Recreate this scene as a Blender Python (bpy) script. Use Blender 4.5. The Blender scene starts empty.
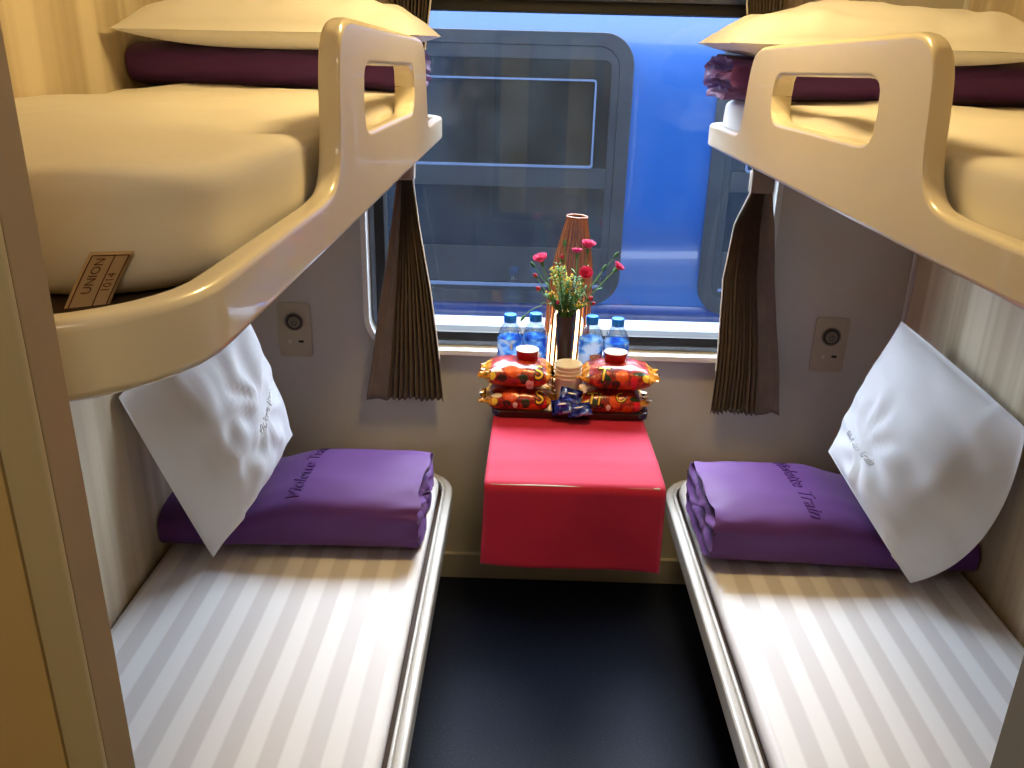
import bpy, bmesh, math, random
import numpy as np
from mathutils import Vector, Matrix, noise
from mathutils.bvhtree import BVHTree
random.seed(7)
sc = bpy.context.scene
COL = sc.collection
PI = math.pi

# ------------------------------------------------------------------ place
ZC = 1.5957            # camera height
XL, XR = -0.858, 1.095 # side walls
YB = 2.35              # window wall
YF = 0.43              # inner face of the door partition
ZT = 2.32              # ceiling
CX = (XL + XR) / 2

# ------------------------------------------------------------------ materials
def srgb(r, g, b):
    def f(c):
        c /= 255.0
        return c / 12.92 if c <= 0.04045 else ((c + 0.055) / 1.055) ** 2.4
    return (f(r), f(g), f(b), 1)

class NT:
    def __init__(s, name):
        s.m = bpy.data.materials.new(name); s.m.use_nodes = True
        s.t = s.m.node_tree; s.n = s.t.nodes; s.l = s.t.links
        s.b = s.n['Principled BSDF']; s.out = s.n['Material Output']
    def new(s, typ, **kw):
        x = s.n.new(typ)
        for k, v in kw.items(): setattr(x, k, v)
        return x
    def link(s, a, b): s.l.new(a, b)
    def coords(s, scale=(1, 1, 1), rot=(0, 0, 0)):
        c = s.new('ShaderNodeTexCoord'); mp = s.new('ShaderNodeMapping')
        mp.inputs['Scale'].default_value = scale; mp.inputs['Rotation'].default_value = rot
        s.link(c.outputs['Object'], mp.inputs['Vector']); return mp.outputs['Vector']
    def noise(s, vec, scale, detail=4, rough=.55, dist=0):
        n = s.new('ShaderNodeTexNoise'); n.inputs['Scale'].default_value = scale
        n.inputs['Detail'].default_value = detail; n.inputs['Roughness'].default_value = rough
        n.inputs['Distortion'].default_value = dist
        s.link(vec, n.inputs['Vector']); return n.outputs['Fac']
    def ramp(s, fac, stops, interp='LINEAR'):
        r = s.new('ShaderNodeValToRGB'); cr = r.color_ramp; cr.interpolation = interp
        while len(cr.elements) < len(stops): cr.elements.new(.5)
        for e, (p, c) in zip(cr.elements, stops): e.position = p; e.color = c
        s.link(fac, r.inputs['Fac']); return r.outputs['Color']
    def bump(s, h, strength, dist=.002):
        b = s.new('ShaderNodeBump'); b.inputs['Strength'].default_value = strength
        b.inputs['Distance'].default_value = dist
        s.link(h, b.inputs['Height']); s.link(b.outputs['Normal'], s.b.inputs['Normal'])

def mat(name, col, rough=.5, metal=0, var=.06, nscale=8, bump=0, bscale=60, coat=0, sheen=0, spec=.5, trans=0, ior=1.45, emit=None, estr=0):
    k = NT(name); b = k.b
    b.inputs['Roughness'].default_value = rough; b.inputs['Metallic'].default_value = metal
    b.inputs['Coat Weight'].default_value = coat; b.inputs['Sheen Weight'].default_value = sheen
    b.inputs['Specular IOR Level'].default_value = spec
    b.inputs['Transmission Weight'].default_value = trans; b.inputs['IOR'].default_value = ior
    v = k.coords()
    lo = tuple(max(0, c * (1 - var)) for c in col[:3]) + (1,); hi = tuple(min(1, c * (1 + var)) for c in col[:3]) + (1,)
    k.link(k.ramp(k.noise(v, nscale), [(.3, lo), (.7, hi)]), b.inputs['Base Color'])
    if bump: k.bump(k.noise(v, bscale), bump)
    if emit:
        b.inputs['Emission Color'].default_value = emit; b.inputs['Emission Strength'].default_value = estr
    return k.m

M = {}
M['shell'] = mat('moulded cream fibreglass', srgb(232, 225, 208), .28, var=.03, nscale=3, coat=.5)
M['bedframe'] = mat('painted bed rim', srgb(198, 197, 195), .35, var=.03, coat=.2)
M['darkboard'] = mat('dark bunk board', srgb(62, 44, 30), .7, var=.15)
M['bedbase'] = mat('dark storage base', srgb(46, 46, 50), .6, var=.1)
M['backwall'] = mat('grey lilac wall panel', srgb(200, 197, 188), .45, var=.03, nscale=4, bump=.05, bscale=300)
M['whiteplastic'] = mat('white window surround', srgb(228, 228, 228), .4, var=.02)
M['gasket'] = mat('black rubber gasket', srgb(16, 17, 20), .45, var=.1)
M['alu'] = mat('blue grey aluminium channel', srgb(120, 132, 150), .35, metal=.6, var=.05)
M['ceiling'] = mat('cream ceiling', srgb(226, 212, 184), .6, var=.02)
M['post'] = mat('shaded door post jamb', srgb(164, 148, 126), .5, var=.04)  # shaded jamb tone of the door post put into its colour
M['postlit'] = mat('lit door post front', srgb(196, 186, 160), .5, var=.04)  # same post, lighter: corridor light on its front put into the colour
M['postgrey'] = mat('cool lit door post', srgb(150, 156, 168), .5, var=.04)  # right post of the same door, bluish light put into its colour
M['doorpanel'] = mat('cream door panel', srgb(206, 182, 134), .5, var=.03)
M['outlet'] = mat('beige outlet plate', srgb(186, 176, 152), .42, var=.03)
M['outletdark'] = mat('socket recess shade', srgb(52, 48, 42), .5)
M['outletmid'] = mat('grey socket insert', srgb(128, 122, 106), .45)
M['black'] = mat('black plastic', srgb(12, 12, 13), .4)
M['greyplast'] = mat('pale plastic button', srgb(205, 203, 190), .4)
M['whitecloth'] = mat('white cotton', srgb(232, 233, 238), .85, var=.015, bump=.08, bscale=500, sheen=.15)
M['whitethread'] = mat('white satin thread', srgb(248, 248, 250), .4, var=.01)
M['sheet'] = mat('white bed sheet', srgb(232, 230, 226), .85, var=.015, bump=.08, bscale=500, sheen=.1)
M['purple'] = mat('purple satin', srgb(88, 42, 116), .62, var=.07, nscale=5, bump=.06, bscale=400, sheen=.1)
M['purplethread'] = mat('dark purple thread', srgb(66, 28, 96), .4, var=.1)
M['curtain'] = mat('dark brown pleated cloth', srgb(112, 99, 88), .85, var=.1, nscale=30, bump=.1, bscale=600)
M['curtainedge'] = mat('pale curtain lining', srgb(206, 200, 190), .8)
M['tie'] = mat('taupe tieback', srgb(136, 124, 112), .8)
M['red'] = mat('red tablecloth cotton', srgb(186, 24, 66), .8, var=.05, nscale=12, bump=.12, bscale=500, sheen=.1)
M['wood'] = mat('table board', srgb(150, 120, 84), .5)
M['steel'] = mat('brushed steel', srgb(170, 170, 172), .35, metal=.9)
M['tray'] = mat('dark lacquer tray', srgb(38, 18, 18), .25, var=.1, coat=.5)
M['vase'] = mat('dark brown glazed vase', srgb(46, 30, 24), .35, var=.1)
M['copper'] = mat('copper coloured bamboo slat', srgb(140, 82, 32), .4, metal=.15, var=.15, nscale=20)
M['cap'] = mat('bright blue bottle cap', srgb(8, 122, 240), .35, var=.04)
M['cup'] = mat('cream paper cup', srgb(240, 232, 212), .7, var=.02)
M['redcup'] = mat('red jelly cup', srgb(168, 20, 34), .2, var=.1, coat=.4)
M['lid'] = mat('pale foil lid', srgb(232, 218, 206), .35, var=.03)
M['stem'] = mat('green stem', srgb(92, 140, 70), .6, var=.15, nscale=30)
M['leaf'] = mat('yellow green leaf', srgb(112, 150, 40), .6, var=.2, nscale=30)
M['leafd'] = mat('deep green leaf', srgb(62, 116, 62), .6, var=.2, nscale=30)
M['yellow'] = mat('yellow filler floret', srgb(222, 190, 50), .6, var=.15, nscale=30)
M['pink'] = mat('pink carnation petal', srgb(208, 34, 112), .6, var=.2, nscale=60)
M['bud'] = mat('crimson bud', srgb(160, 20, 44), .6, var=.2, nscale=60)
M['yellowink'] = mat('yellow print', srgb(240, 204, 70), .35)
M['darkink'] = mat('dark print', srgb(50, 26, 18), .35)
M['whiteink'] = mat('white print', srgb(240, 240, 240), .35)
M['redink'] = mat('red print', srgb(214, 26, 50), .35)
M['brownink'] = mat('brown print', srgb(92, 50, 34), .6)
M['orangefoil'] = mat('orange picture print', srgb(222, 84, 22), .3, var=.2, nscale=60, coat=.5)
M['greenfoil'] = mat('dark green leaf print', srgb(26, 52, 24), .3, var=.2, nscale=60, coat=.5)
M['tag'] = mat('printed care tag', srgb(196, 172, 140), .8)
M['trainblue'] = mat('blue carriage paint', srgb(7, 68, 128), .28, var=.05, nscale=1.5, coat=.3)
M['trainlow'] = mat('deep blue carriage band', srgb(18, 40, 92), .35, var=.08)
M['trainwhite'] = mat('white carriage stripe', srgb(222, 234, 238), .4, var=.03)
M['trainframe'] = mat('grey window rubber', srgb(30, 31, 31), .5, var=.06)
M['traindark'] = mat('dark window glass of the other carriage', srgb(16, 17, 16), .22, var=.1, nscale=3)
M['trainedge'] = mat('pale window edge', srgb(92, 106, 128), .35, var=.05)
M['roof'] = mat('grey roof', srgb(130, 134, 138), .6)
M['ground'] = mat('track ballast', srgb(96, 92, 88), .95, var=.35, nscale=30, bump=.6, bscale=30)
def blind():
    k = NT('cream blind for reflections'); k.b.inputs['Base Color'].default_value = srgb(222, 204, 150); k.b.inputs['Roughness'].default_value = .9
    tl_ = k.new('ShaderNodeBsdfTranslucent'); tl_.inputs['Color'].default_value = srgb(222, 200, 140)
    mx = k.new('ShaderNodeMixShader'); mx.inputs[0].default_value = .35; k.link(k.b.outputs[0], mx.inputs[1]); k.link(tl_.outputs[0], mx.inputs[2]); k.link(mx.outputs[0], k.out.inputs['Surface']); return k.m
M['blind'] = blind()
M['corridor'] = mat('corridor panel', srgb(212, 198, 168), .5, var=.03)
M['bulb'] = mat('warm glowing bulb', (1, .85, .6, 1), .5, emit=(1, .62, .28, 1), estr=7)
M['diffuser'] = mat('lamp diffuser', (1, .9, .7, 1), .5, emit=(1, .60, .18, 1), estr=2)

def laminate():
    k = NT('striped beige laminate'); k.b.inputs['Roughness'].default_value = .42
    v = k.coords((1, 7, .15)); a = k.noise(v, 1.0, 3, .6, .4)
    v2 = k.coords((1, 26, .4)); b = k.noise(v2, 1.0, 3, .5)
    mx = k.new('ShaderNodeMath', operation='MULTIPLY_ADD'); mx.inputs[1].default_value = .3
    k.link(b, mx.inputs[0]); 
    m2 = k.new('ShaderNodeMath', operation='MULTIPLY'); m2.inputs[1].default_value = .75; k.link(a, m2.inputs[0])
    k.link(m2.outputs[0], mx.inputs[2])
    k.link(k.ramp(mx.outputs[0], [(.36, srgb(174, 158, 130)), (.50, srgb(198, 184, 158)), (.62, srgb(222, 211, 188))]), k.b.inputs['Base Color'])
    return k.m
M['laminate'] = laminate()

def floor_mat():
    k = NT('speckled dark blue rubber'); k.b.inputs['Roughness'].default_value = .6
    k.b.inputs['Specular IOR Level'].default_value = .3
    v = k.coords(); n = k.noise(v, 220, 2)
    k.link(k.ramp(n, [(.3, srgb(18, 25, 44)), (.62, srgb(28, 38, 64)), (.74, srgb(52, 64, 92))]), k.b.inputs['Base Color'])
    k.bump(n, .15, .001); return k.m
M['floor'] = floor_mat()

def stripe_sheet():
    k = NT('satin striped sheet')
    c = k.new('ShaderNodeTexCoord'); sx = k.new('ShaderNodeSeparateXYZ'); k.link(c.outputs['Object'], sx.inputs[0])
    w = k.noise(k.coords((1, .6, 1)), 3, 2)
    a = k.new('ShaderNodeMath', operation='MULTIPLY_ADD'); a.inputs[1].default_value = .006; k.link(w, a.inputs[0]); k.link(sx.outputs['X'], a.inputs[2])
    m = k.new('ShaderNodeMath', operation='MULTIPLY'); m.inputs[1].default_value = 2 * PI / .073; k.link(a.outputs[0], m.inputs[0])
    s = k.new('ShaderNodeMath', operation='SINE'); k.link(m.outputs[0], s.inputs[0])
    h = k.new('ShaderNodeMapRange'); h.inputs[1].default_value = -.22; h.inputs[2].default_value = .22; k.link(s.outputs[0], h.inputs[0])
    k.link(k.ramp(h.outputs[0], [(0, srgb(218, 217, 222)), (1, srgb(238, 239, 244))]), k.b.inputs['Base Color'])
    r = k.new('ShaderNodeMapRange'); r.inputs[3].default_value = .5; r.inputs[4].default_value = .75; k.link(h.outputs[0], r.inputs[0]); k.link(r.outputs[0], k.b.inputs['Roughness'])
    k.bump(k.noise(k.coords(), 500, 2), .08); return k.m
M['stripe'] = stripe_sheet()

def clear(name, tint, ior, rough=.0, haze=0, hazecol=(.8, .85, .9, 1)):
    """thin clear sheet: lets light through, reflects by angle, with a little dust"""
    k = NT(name); k.n.remove(k.b)
    t = k.new('ShaderNodeBsdfTransparent'); t.inputs['Color'].default_value = tint
    g = k.new('ShaderNodeBsdfGlossy'); g.inputs['Roughness'].default_value = rough
    f = k.new('ShaderNodeFresnel'); f.inputs['IOR'].default_value = ior
    mx = k.new('ShaderNodeMixShader'); 
    ge = k.new('ShaderNodeNewGeometry'); iv = k.new('ShaderNodeMath', operation='SUBTRACT'); iv.inputs[0].default_value = 1; k.link(ge.outputs['Backfacing'], iv.inputs[1])
    fm = k.new('ShaderNodeMath', operation='MULTIPLY'); k.link(f.outputs[0], fm.inputs[0]); k.link(iv.outputs[0], fm.inputs[1])
    k.link(fm.outputs[0], mx.inputs[0]); k.link(t.outputs[0], mx.inputs[1]); k.link(g.outputs[0], mx.inputs[2])
    last = mx.outputs[0]
    if haze:
        d = k.new('ShaderNodeBsdfDiffuse'); d.inputs['Color'].default_value = hazecol
        tr = k.new('ShaderNodeBsdfTranslucent'); tr.inputs['Color'].default_value = hazecol
        ad = k.new('ShaderNodeMixShader'); k.link(d.outputs[0], ad.inputs[1]); k.link(tr.outputs[0], ad.inputs[2])
        n = k.noise(k.coords(), 7, 6, .65)
        mr = k.new('ShaderNodeMapRange'); mr.inputs[1].default_value = .35; mr.inputs[2].default_value = .75; mr.inputs[3].default_value = haze * .5; mr.inputs[4].default_value = haze * 1.6
        k.link(n, mr.inputs[0])
        m2 = k.new('ShaderNodeMixShader'); k.link(mr.outputs[0], m2.inputs[0]); k.link(last, m2.inputs[1]); k.link(ad.outputs[0], m2.inputs[2]); last = m2.outputs[0]
    k.link(last, k.out.inputs['Surface']); return k.m
M['glass'] = clear('dusty window glass', (.97, .985, 1, 1), 1.45, haze=.006, hazecol=(.72, .88, 1, 1))
M['plastic_'] = clear('clear bottle plastic', (.93, .96, .98, 1), 1.3, .08, haze=.04)
def pet():
    k = NT('clear bottle plastic edge'); k.n.remove(k.b)
    lw = k.new('ShaderNodeLayerWeight'); lw.inputs['Blend'].default_value = .35
    t = k.new('ShaderNodeBsdfTransparent'); k.link(k.ramp(lw.outputs['Facing'], [(.0, (.93, .95, .97, 1)), (.45, (.80, .84, .88, 1)), (.9, (.38, .42, .50, 1))]), t.inputs['Color'])
    g = k.new('ShaderNodeBsdfGlossy'); g.inputs['Roughness'].default_value = .08
    m = k.new('ShaderNodeMath', operation='MULTIPLY_ADD'); m.inputs[1].default_value = .35; m.inputs[2].default_value = .05; k.link(lw.outputs['Fresnel'], m.inputs[0])
    mx = k.new('ShaderNodeMixShader'); k.link(m.outputs[0], mx.inputs[0]); k.link(t.outputs[0], mx.inputs[1]); k.link(g.outputs[0], mx.inputs[2]); k.link(mx.outputs[0], k.out.inputs['Surface']); return k.m
M['plastic'] = pet()
M['water'] = clear('still water', (.80, .88, .95, 1), 1.2, .05)

def wrapper():
    k = NT('glossy red snack wrapper'); b = k.b
    b.inputs['Roughness'].default_value = .32; b.inputs['Coat Weight'].default_value = .35
    v = k.coords(); n = k.noise(v, 38, 4, .6, 1.2)
    c = k.ramp(n, [(.30, srgb(46, 10, 10)), (.40, srgb(130, 14, 14)), (.53, srgb(164, 24, 16)), (.60, srgb(206, 92, 26)), (.66, srgb(140, 18, 16)), (.73, srgb(48, 36, 16))])
    k.link(c, b.inputs['Base Color']); k.bump(k.noise(v, 90, 3), .25, .003); return k.m
M['wrapper'] = wrapper()
M['crimp'] = mat('gold orange crimped wrapper end', srgb(206, 136, 46), .25, var=.75, nscale=70, coat=.5, bump=.3, bscale=120)
def foil():
    k = NT('blue foil wrapper'); b = k.b; b.inputs['Roughness'].default_value = .2; b.inputs['Metallic'].default_value = .5
    v = k.coords(); n = k.noise(v, 45, 3, .6)
    k.link(k.ramp(n, [(.34, srgb(14, 18, 80)), (.50, srgb(40, 66, 190)), (.62, srgb(150, 180, 240))]), b.inputs['Base Color']); k.bump(n, .4, .004); return k.m
M['foil'] = foil()
def blabel(name, seed):
    k = NT(name); b = k.b; b.inputs['Roughness'].default_value = .35
    c = k.new('ShaderNodeTexCoord'); mp = k.new('ShaderNodeMapping'); mp.inputs['Location'].default_value = (seed, seed, seed); mp.inputs['Scale'].default_value = (1, 1, 1.5)
    k.link(c.outputs['Object'], mp.inputs[0]); n = k.noise(mp.outputs[0], 28, 2, .5)
    k.link(k.ramp(n, [(.36, srgb(30, 66, 170)), (.46, srgb(60, 124, 212)), (.54, srgb(130, 190, 235)), (.64, srgb(224, 236, 248))]), b.inputs['Base Color'])
    tl_ = k.new('ShaderNodeBsdfTranslucent'); k.link(b.inputs['Base Color'].links[0].from_socket, tl_.inputs['Color'])
    mx = k.new('ShaderNodeMixShader'); mx.inputs[0].default_value = .5; k.link(b.outputs[0], mx.inputs[1]); k.link(tl_.outputs[0], mx.inputs[2]); k.link(mx.outputs[0], k.out.inputs['Surface']); return k.m
for i in range(4): M['label%d' % i] = blabel('blue bottle label %d' % i, i * 3.7)

# ------------------------------------------------------------------ mesh builders
class MB:
    def __init__(s): s.v = []; s.f = []
    def add(s, v, f):
        o = len(s.v); s.v += [tuple(p) for p in v]; s.f += [tuple(i + o for i in q) for q in f]; return s
    def box(s, x0, x1, y0, y1, z0, z1):
        return s.add([(x0, y0, z0), (x1, y0, z0), (x1, y1, z0), (x0, y1, z0), (x0, y0, z1), (x1, y0, z1), (x1, y1, z1), (x0, y1, z1)],
                     [(3, 2, 1, 0), (4, 5, 6, 7), (0, 1, 5, 4), (1, 2, 6, 5), (2, 3, 7, 6), (3, 0, 4, 7)])
    def grid(s, P, wrap=False):      # P[i][j]
        n, m = len(P), len(P[0]); v = [p for r in P for p in r]; f = []
        for i in range(n - 1):
            for j in range(m - (0 if wrap else 1)):
                a, b = i * m + j, i * m + (j + 1) % m
                f.append((a, b, b + m, a + m))
        return s.add(v, f)
    def lathe(s, prof, c=(0, 0, 0), n=24, caps=True):
        P = [[(c[0] + r * math.cos(2 * PI * j / n), c[1] + r * math.sin(2 * PI * j / n), c[2] + z) for j in range(n)] for r, z in prof]
        o = len(s.v); s.grid(P, True)
        if caps:
            s.f.append(tuple(o + j for j in reversed(range(n)))); k = o + (len(prof) - 1) * n
            s.f.append(tuple(k + j for j in range(n)))
        return s
    def tube(s, pts, r, n=8, caps=True):
        pts = [Vector(p) for p in pts]; rs = r if isinstance(r, (list, tuple)) else [r] * len(pts); P = []; prev = None
        for i, p in enumerate(pts):
            t = (pts[min(i + 1, len(pts) - 1)] - pts[max(i - 1, 0)]).normalized()
            a = prev if prev is not None else (Vector((0, 0, 1)) if abs(t.z) < .9 else Vector((1, 0, 0)))
            a = (a - t * a.dot(t)).normalized(); b = t.cross(a); prev = a
            P.append([tuple(p + (a * math.cos(2 * PI * j / n) + b * math.sin(2 * PI * j / n)) * rs[i]) for j in range(n)])
        o = len(s.v); s.grid(P, True)
        if caps:
            s.f.append(tuple(o + j for j in reversed(range(n)))); k = o + (len(pts) - 1) * n
            s.f.append(tuple(k + j for j in range(n)))
        return s
    def prism(s, poly, f0, f1):      # poly 2-D, f0/f1 map (a,b)->3-D
        n = len(poly); v = [f0(*p) for p in poly] + [f1(*p) for p in poly]
        return s.add(v, [tuple(reversed(range(n))), tuple(range(n, 2 * n))] + [(i, (i + 1) % n, (i + 1) % n + n, i + n) for i in range(n)])

def wpos(o):
    p = Vector(o.location)
    while o.parent: o = o.parent; p += Vector(o.location)
    return p

def tag(o, label=None, cat=None, group=None, kind=None):
    if label: o['label'] = label
    if cat: o['category'] = cat
    if group: o['group'] = group
    if kind: o['kind'] = kind
    return o

def thing(name, loc, label, cat, group=None):
    o = bpy.data.objects.new(name, None); o.empty_display_size = .05; COL.objects.link(o); o.location = loc
    return tag(o, label, cat, group)

def obj(name, mb, m, parent=None, wn=False, smooth=True, bevel=0, seg=2, origin=None, sub=0, solid=0, angle=35):
    """link ONE mesh object; vertices are given in world space"""
    me = bpy.data.meshes.new(name)
    o = bpy.data.objects.new(name, me)
    if parent is not None:
        o.parent = parent; off = wpos(parent)
    else:
        if origin is None:
            a = np.array(mb.v); origin = ((a[:, 0].min() + a[:, 0].max()) / 2, (a[:, 1].min() + a[:, 1].max()) / 2, a[:, 2].min())
        o.location = origin; off = Vector(origin)
    me.from_pydata([(p[0] - off.x, p[1] - off.y, p[2] - off.z) for p in mb.v], [], mb.f)
    bm = bmesh.new(); bm.from_mesh(me)
    bmesh.ops.remove_doubles(bm, verts=bm.verts, dist=1e-6)
    bmesh.ops.recalc_face_normals(bm, faces=bm.faces)
    if bevel:
        ed = [e for e in bm.edges if len(e.link_faces) == 2 and e.calc_face_angle(0) > math.radians(30)]
        bmesh.ops.bevel(bm, geom=ed, offset=bevel, segments=seg, affect='EDGES', profile=.5)
    bm.to_mesh(me); bm.free()
    me.materials.append(m)
    if smooth:
        me.polygons.foreach_set('use_smooth', [True] * len(me.polygons))
        if angle: me.set_sharp_from_angle(angle=math.radians(angle))
    COL.objects.link(o)
    if wn or bevel:
        q = o.modifiers.new('face weighted', 'WEIGHTED_NORMAL'); q.keep_sharp = True; q.weight = 80
    if solid:
        q = o.modifiers.new('thickness', 'SOLIDIFY'); q.thickness = solid; q.offset = 0
    if sub:
        q = o.modifiers.new('smooth', 'SUBSURF'); q.levels = sub; q.render_levels = sub
    return o

def struct(name, mb, m, parent=None, **kw):
    o = obj(name, mb, m, parent, **kw)
    if parent is None: o['kind'] = 'structure'
    return o

def rrect(x0, x1, y0, y1, r, n=6):
    P = []
    for cx, cy, a0 in ((x1 - r, y1 - r, 0), (x0 + r, y1 - r, 90), (x0 + r, y0 + r, 180), (x1 - r, y0 + r, 270)):
        for i in range(n + 1):
            a = math.radians(a0 + 90 * i / n); P.append((cx + r * math.cos(a), cy + r * math.sin(a)))
    return P

def ring(mb, outer, inner, f0, f1):
    """frame between two outlines with the same number of points"""
    n = len(outer)
    v = [f0(*p) for p in outer] + [f0(*p) for p in inner] + [f1(*p) for p in outer] + [f1(*p) for p in inner]
    f = []
    for i in range(n):
        j = (i + 1) % n
        f += [(i, j, n + j, n + i), (2 * n + i, 3 * n + i, 3 * n + j, 2 * n + j), (i, 2 * n + i, 2 * n + j, j), (n + i, n + j, 3 * n + j, 3 * n + i)]
    return mb.add(v, f)

def text_mesh(txt, size, extrude, shear=0, res=3, spacing=1.0, offset=0):
    c = bpy.data.curves.new('lettering', 'FONT'); c.body = txt; c.size = size; c.extrude = extrude; c.shear = shear; c.offset = offset
    c.align_x = 'CENTER'; c.align_y = 'CENTER'; c.resolution_u = res; c.space_character = spacing
    t = bpy.data.objects.new('lettering', c); COL.objects.link(t)
    dg = bpy.context.evaluated_depsgraph_get(); dg.update()
    me = bpy.data.meshes.new_from_object(t.evaluated_get(dg))
    bm = bmesh.new(); bm.from_mesh(me); bmesh.ops.remove_doubles(bm, verts=bm.verts, dist=1e-7); bmesh.ops.triangulate(bm, faces=bm.faces)
    for _ in range(4):      # small faces, so that letters can follow a curved surface
        ed = [e for e in bm.edges if e.calc_length() > size * .14]
        if not ed: break
        bmesh.ops.subdivide_edges(bm, edges=ed, cuts=1); bmesh.ops.triangulate(bm, faces=bm.faces)
    bm.verts.index_update()
    v = [tuple(q.co) for q in bm.verts]; f = [tuple(q.index for q in p.verts) for p in bm.faces]; bm.free()
    bpy.data.objects.remove(t); bpy.data.curves.remove(c); bpy.data.meshes.remove(me)
    return v, f

def bvh_of(mb): return BVHTree.FromPolygons([Vector(p) for p in mb.v], mb.f)

def wrap(v, f, bvh, origin, right, up, lift=.0006, reach=.25):
    """lay a flat mesh (text, patch) over a surface"""
    origin, right, up = Vector(origin), Vector(right).normalized(), Vector(up).normalized(); n = right.cross(up)
    mb = MB(); out = []
    for a, b, c in v:
        p = origin + right * a + up * b
        loc, nor, i, d = bvh.ray_cast(p + n * reach, -n)
        if loc is None: loc, nor = p, n
        if nor.dot(n) < 0: nor = -nor
        out.append(loc + nor * (lift + c))
    return mb.add(out, f)

def disc(rx, ry, n=20, rings=3):
    v = [(0, 0, 0)]; f = []
    for k in range(1, rings + 1):
        v += [(rx * k / rings * math.cos(2 * PI * j / n), ry * k / rings * math.sin(2 * PI * j / n), 0) for j in range(n)]
    for j in range(n): f.append((0, 1 + j, 1 + (j + 1) % n))
    for k in range(rings - 1):
        for j in range(n):
            a, b = 1 + k * n + j, 1 + k * n + (j + 1) % n; f.append((a, b, b + n, a + n))
    return v, f

def nz(x, y, z=0.0): return noise.noise(Vector((x, y, z)))

# ------------------------------------------------------------------ setting: shell of the compartment
T = .06
struct('floor', MB().box(XL - T, XR + T, -.62, YB + .02, -.05, 0), M['floor'], smooth=False)
struct('ceiling', MB().box(XL - T, XR + T, -.62, YB + .08, ZT, ZT + .05), M['ceiling'], smooth=False)
struct('wall_left', MB().box(XL - T, XL, -.62, YB, 0, ZT), M['laminate'], smooth=False)
struct('wall_right', MB().box(XR, XR + T, -.62, YB, 0, ZT), M['laminate'], smooth=False)
KX0, KX1, KZ0, KZ1 = -.19, .45, .62, 1.70
struct('wall_corridor', MB().box(XL - T, KX0, -.68, -.62, 0, ZT).box(KX1, XR + T, -.68, -.62, 0, ZT).box(KX0, KX1, -.68, -.62, 0, KZ0).box(KX0, KX1, -.68, -.62, KZ1, ZT), M['corridor'], smooth=False)
w2 = bpy.data.objects.new('window_2', None); COL.objects.link(w2); w2.location = (CX, -.65, KZ0); w2['kind'] = 'structure'  # corridor window behind the camera, added for its reflection and daylight
# window wall, with a rounded opening
WX0, WX1, WZ0, WZ1, WR = -.452, .688, .772, 1.75, .11
def wall_with_hole(x0, x1, z0, z1, y0, y1, hole):
    out = []
    cxh, czh = (WX0 + WX1) / 2, (WZ0 + WZ1) / 2
    for hx, hz in hole:      # push each hole point out to the wall border
        dx, dz = hx - cxh, hz - czh
        k = min(((x1 - cxh) / dx if dx > 1e-9 else ((x0 - cxh) / dx if dx < -1e-9 else 1e9)), ((z1 - czh) / dz if dz > 1e-9 else ((z0 - czh) / dz if dz < -1e-9 else 1e9)))
        out.append((cxh + dx * k, czh + dz * k))
    # corners of the wall replace the nearest border point
    for c in ((x0, z0), (x1, z0), (x0, z1), (x1, z1)):
        i = min(range(len(out)), key=lambda q: (out[q][0] - c[0]) ** 2 + (out[q][1] - c[1]) ** 2); out[i] = c
    mb = MB(); ring(mb, out, hole, lambda x, z: (x, y0, z), lambda x, z: (x, y1, z)); return mb
hole = rrect(WX0, WX1, WZ0, WZ1, WR, 10)
struct('wall_back', wall_with_hole(XL - T, XR + T, -.05, ZT, YB, YB + .08, hole), M['backwall'], smooth=False)
struct('baseboard_back', MB().box(XL, XR, YB - .018, YB, 0, .09), M['backwall'], smooth=True, bevel=.005)
struct('trim_1', MB().box(XR - .012, XR, YB - .012, YB, .46, ZT), M['whiteplastic'], bevel=.003)
struct('trim_2', MB().box(XL, XL + .012, YB - .012, YB, .46, ZT), M['whiteplastic'], bevel=.003)
struct('wall_outer', wall_with_hole(-7, 7, -.6, 2.42, YB + .081, YB + .095, hole), M['trainblue'], smooth=False)  # unseen outer skin, added in dark blue to cut bounce onto the next train
# window: white surround, aluminium channel, black gasket, pane
wr = bpy.data.objects.new('window_1', None); COL.objects.link(wr); wr.location = (CX, YB, WZ0); wr['kind'] = 'structure'
def inset(d, r=WR): return rrect(WX0 + d, WX1 - d, WZ0 + d, WZ1 - d, max(r - d, .02), 10)
fy = lambda y: (lambda x, z: (x, y, z))
mb = MB(); ring(mb, inset(-.001, WR), inset(.015), fy(YB - .034), fy(YB + .075)); obj('window_surround', mb, M['whiteplastic'], wr, bevel=.002)
mb = MB(); ring(mb, inset(.015), inset(.031), fy(YB + .012), fy(YB + .07)); obj('channel', mb, M['alu'], wr, bevel=.002)
mb = MB(); ring(mb, inset(.031), inset(.060), fy(YB + .006), fy(YB + .07)); obj('gasket', mb, M['gasket'], wr, bevel=.004)
mb = MB(); mb.prism(inset(.055), fy(YB + .045), fy(YB + .05)); obj('window_pane', mb, M['glass'], wr, smooth=False)
mb = MB(); ring(mb, rrect(KX0 - .02, KX1 + .02, KZ0 - .02, KZ1 + .02, .04), rrect(KX0 + .02, KX1 - .02, KZ0 + .02, KZ1 - .02, .03), fy(-.61), fy(-.68)); obj('window_frame', mb, M['gasket'], w2, bevel=.003)
mb = MB(); mb.prism(rrect(KX0, KX1, KZ0, KZ1, .03), fy(-.668), fy(-.663)); obj('window_pane', mb, M['glass'], w2, smooth=False)
for x0, x1 in ((KX0 + .005, .005), (.235, KX1 - .005)): obj('reflected_blind', MB().box(x0, x1, -.650, -.648, KZ0 + .01, KZ1 - .01), M['blind'], w2, smooth=False)  # unseen blinds, added so lit cream strips reflect in the window pane
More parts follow.
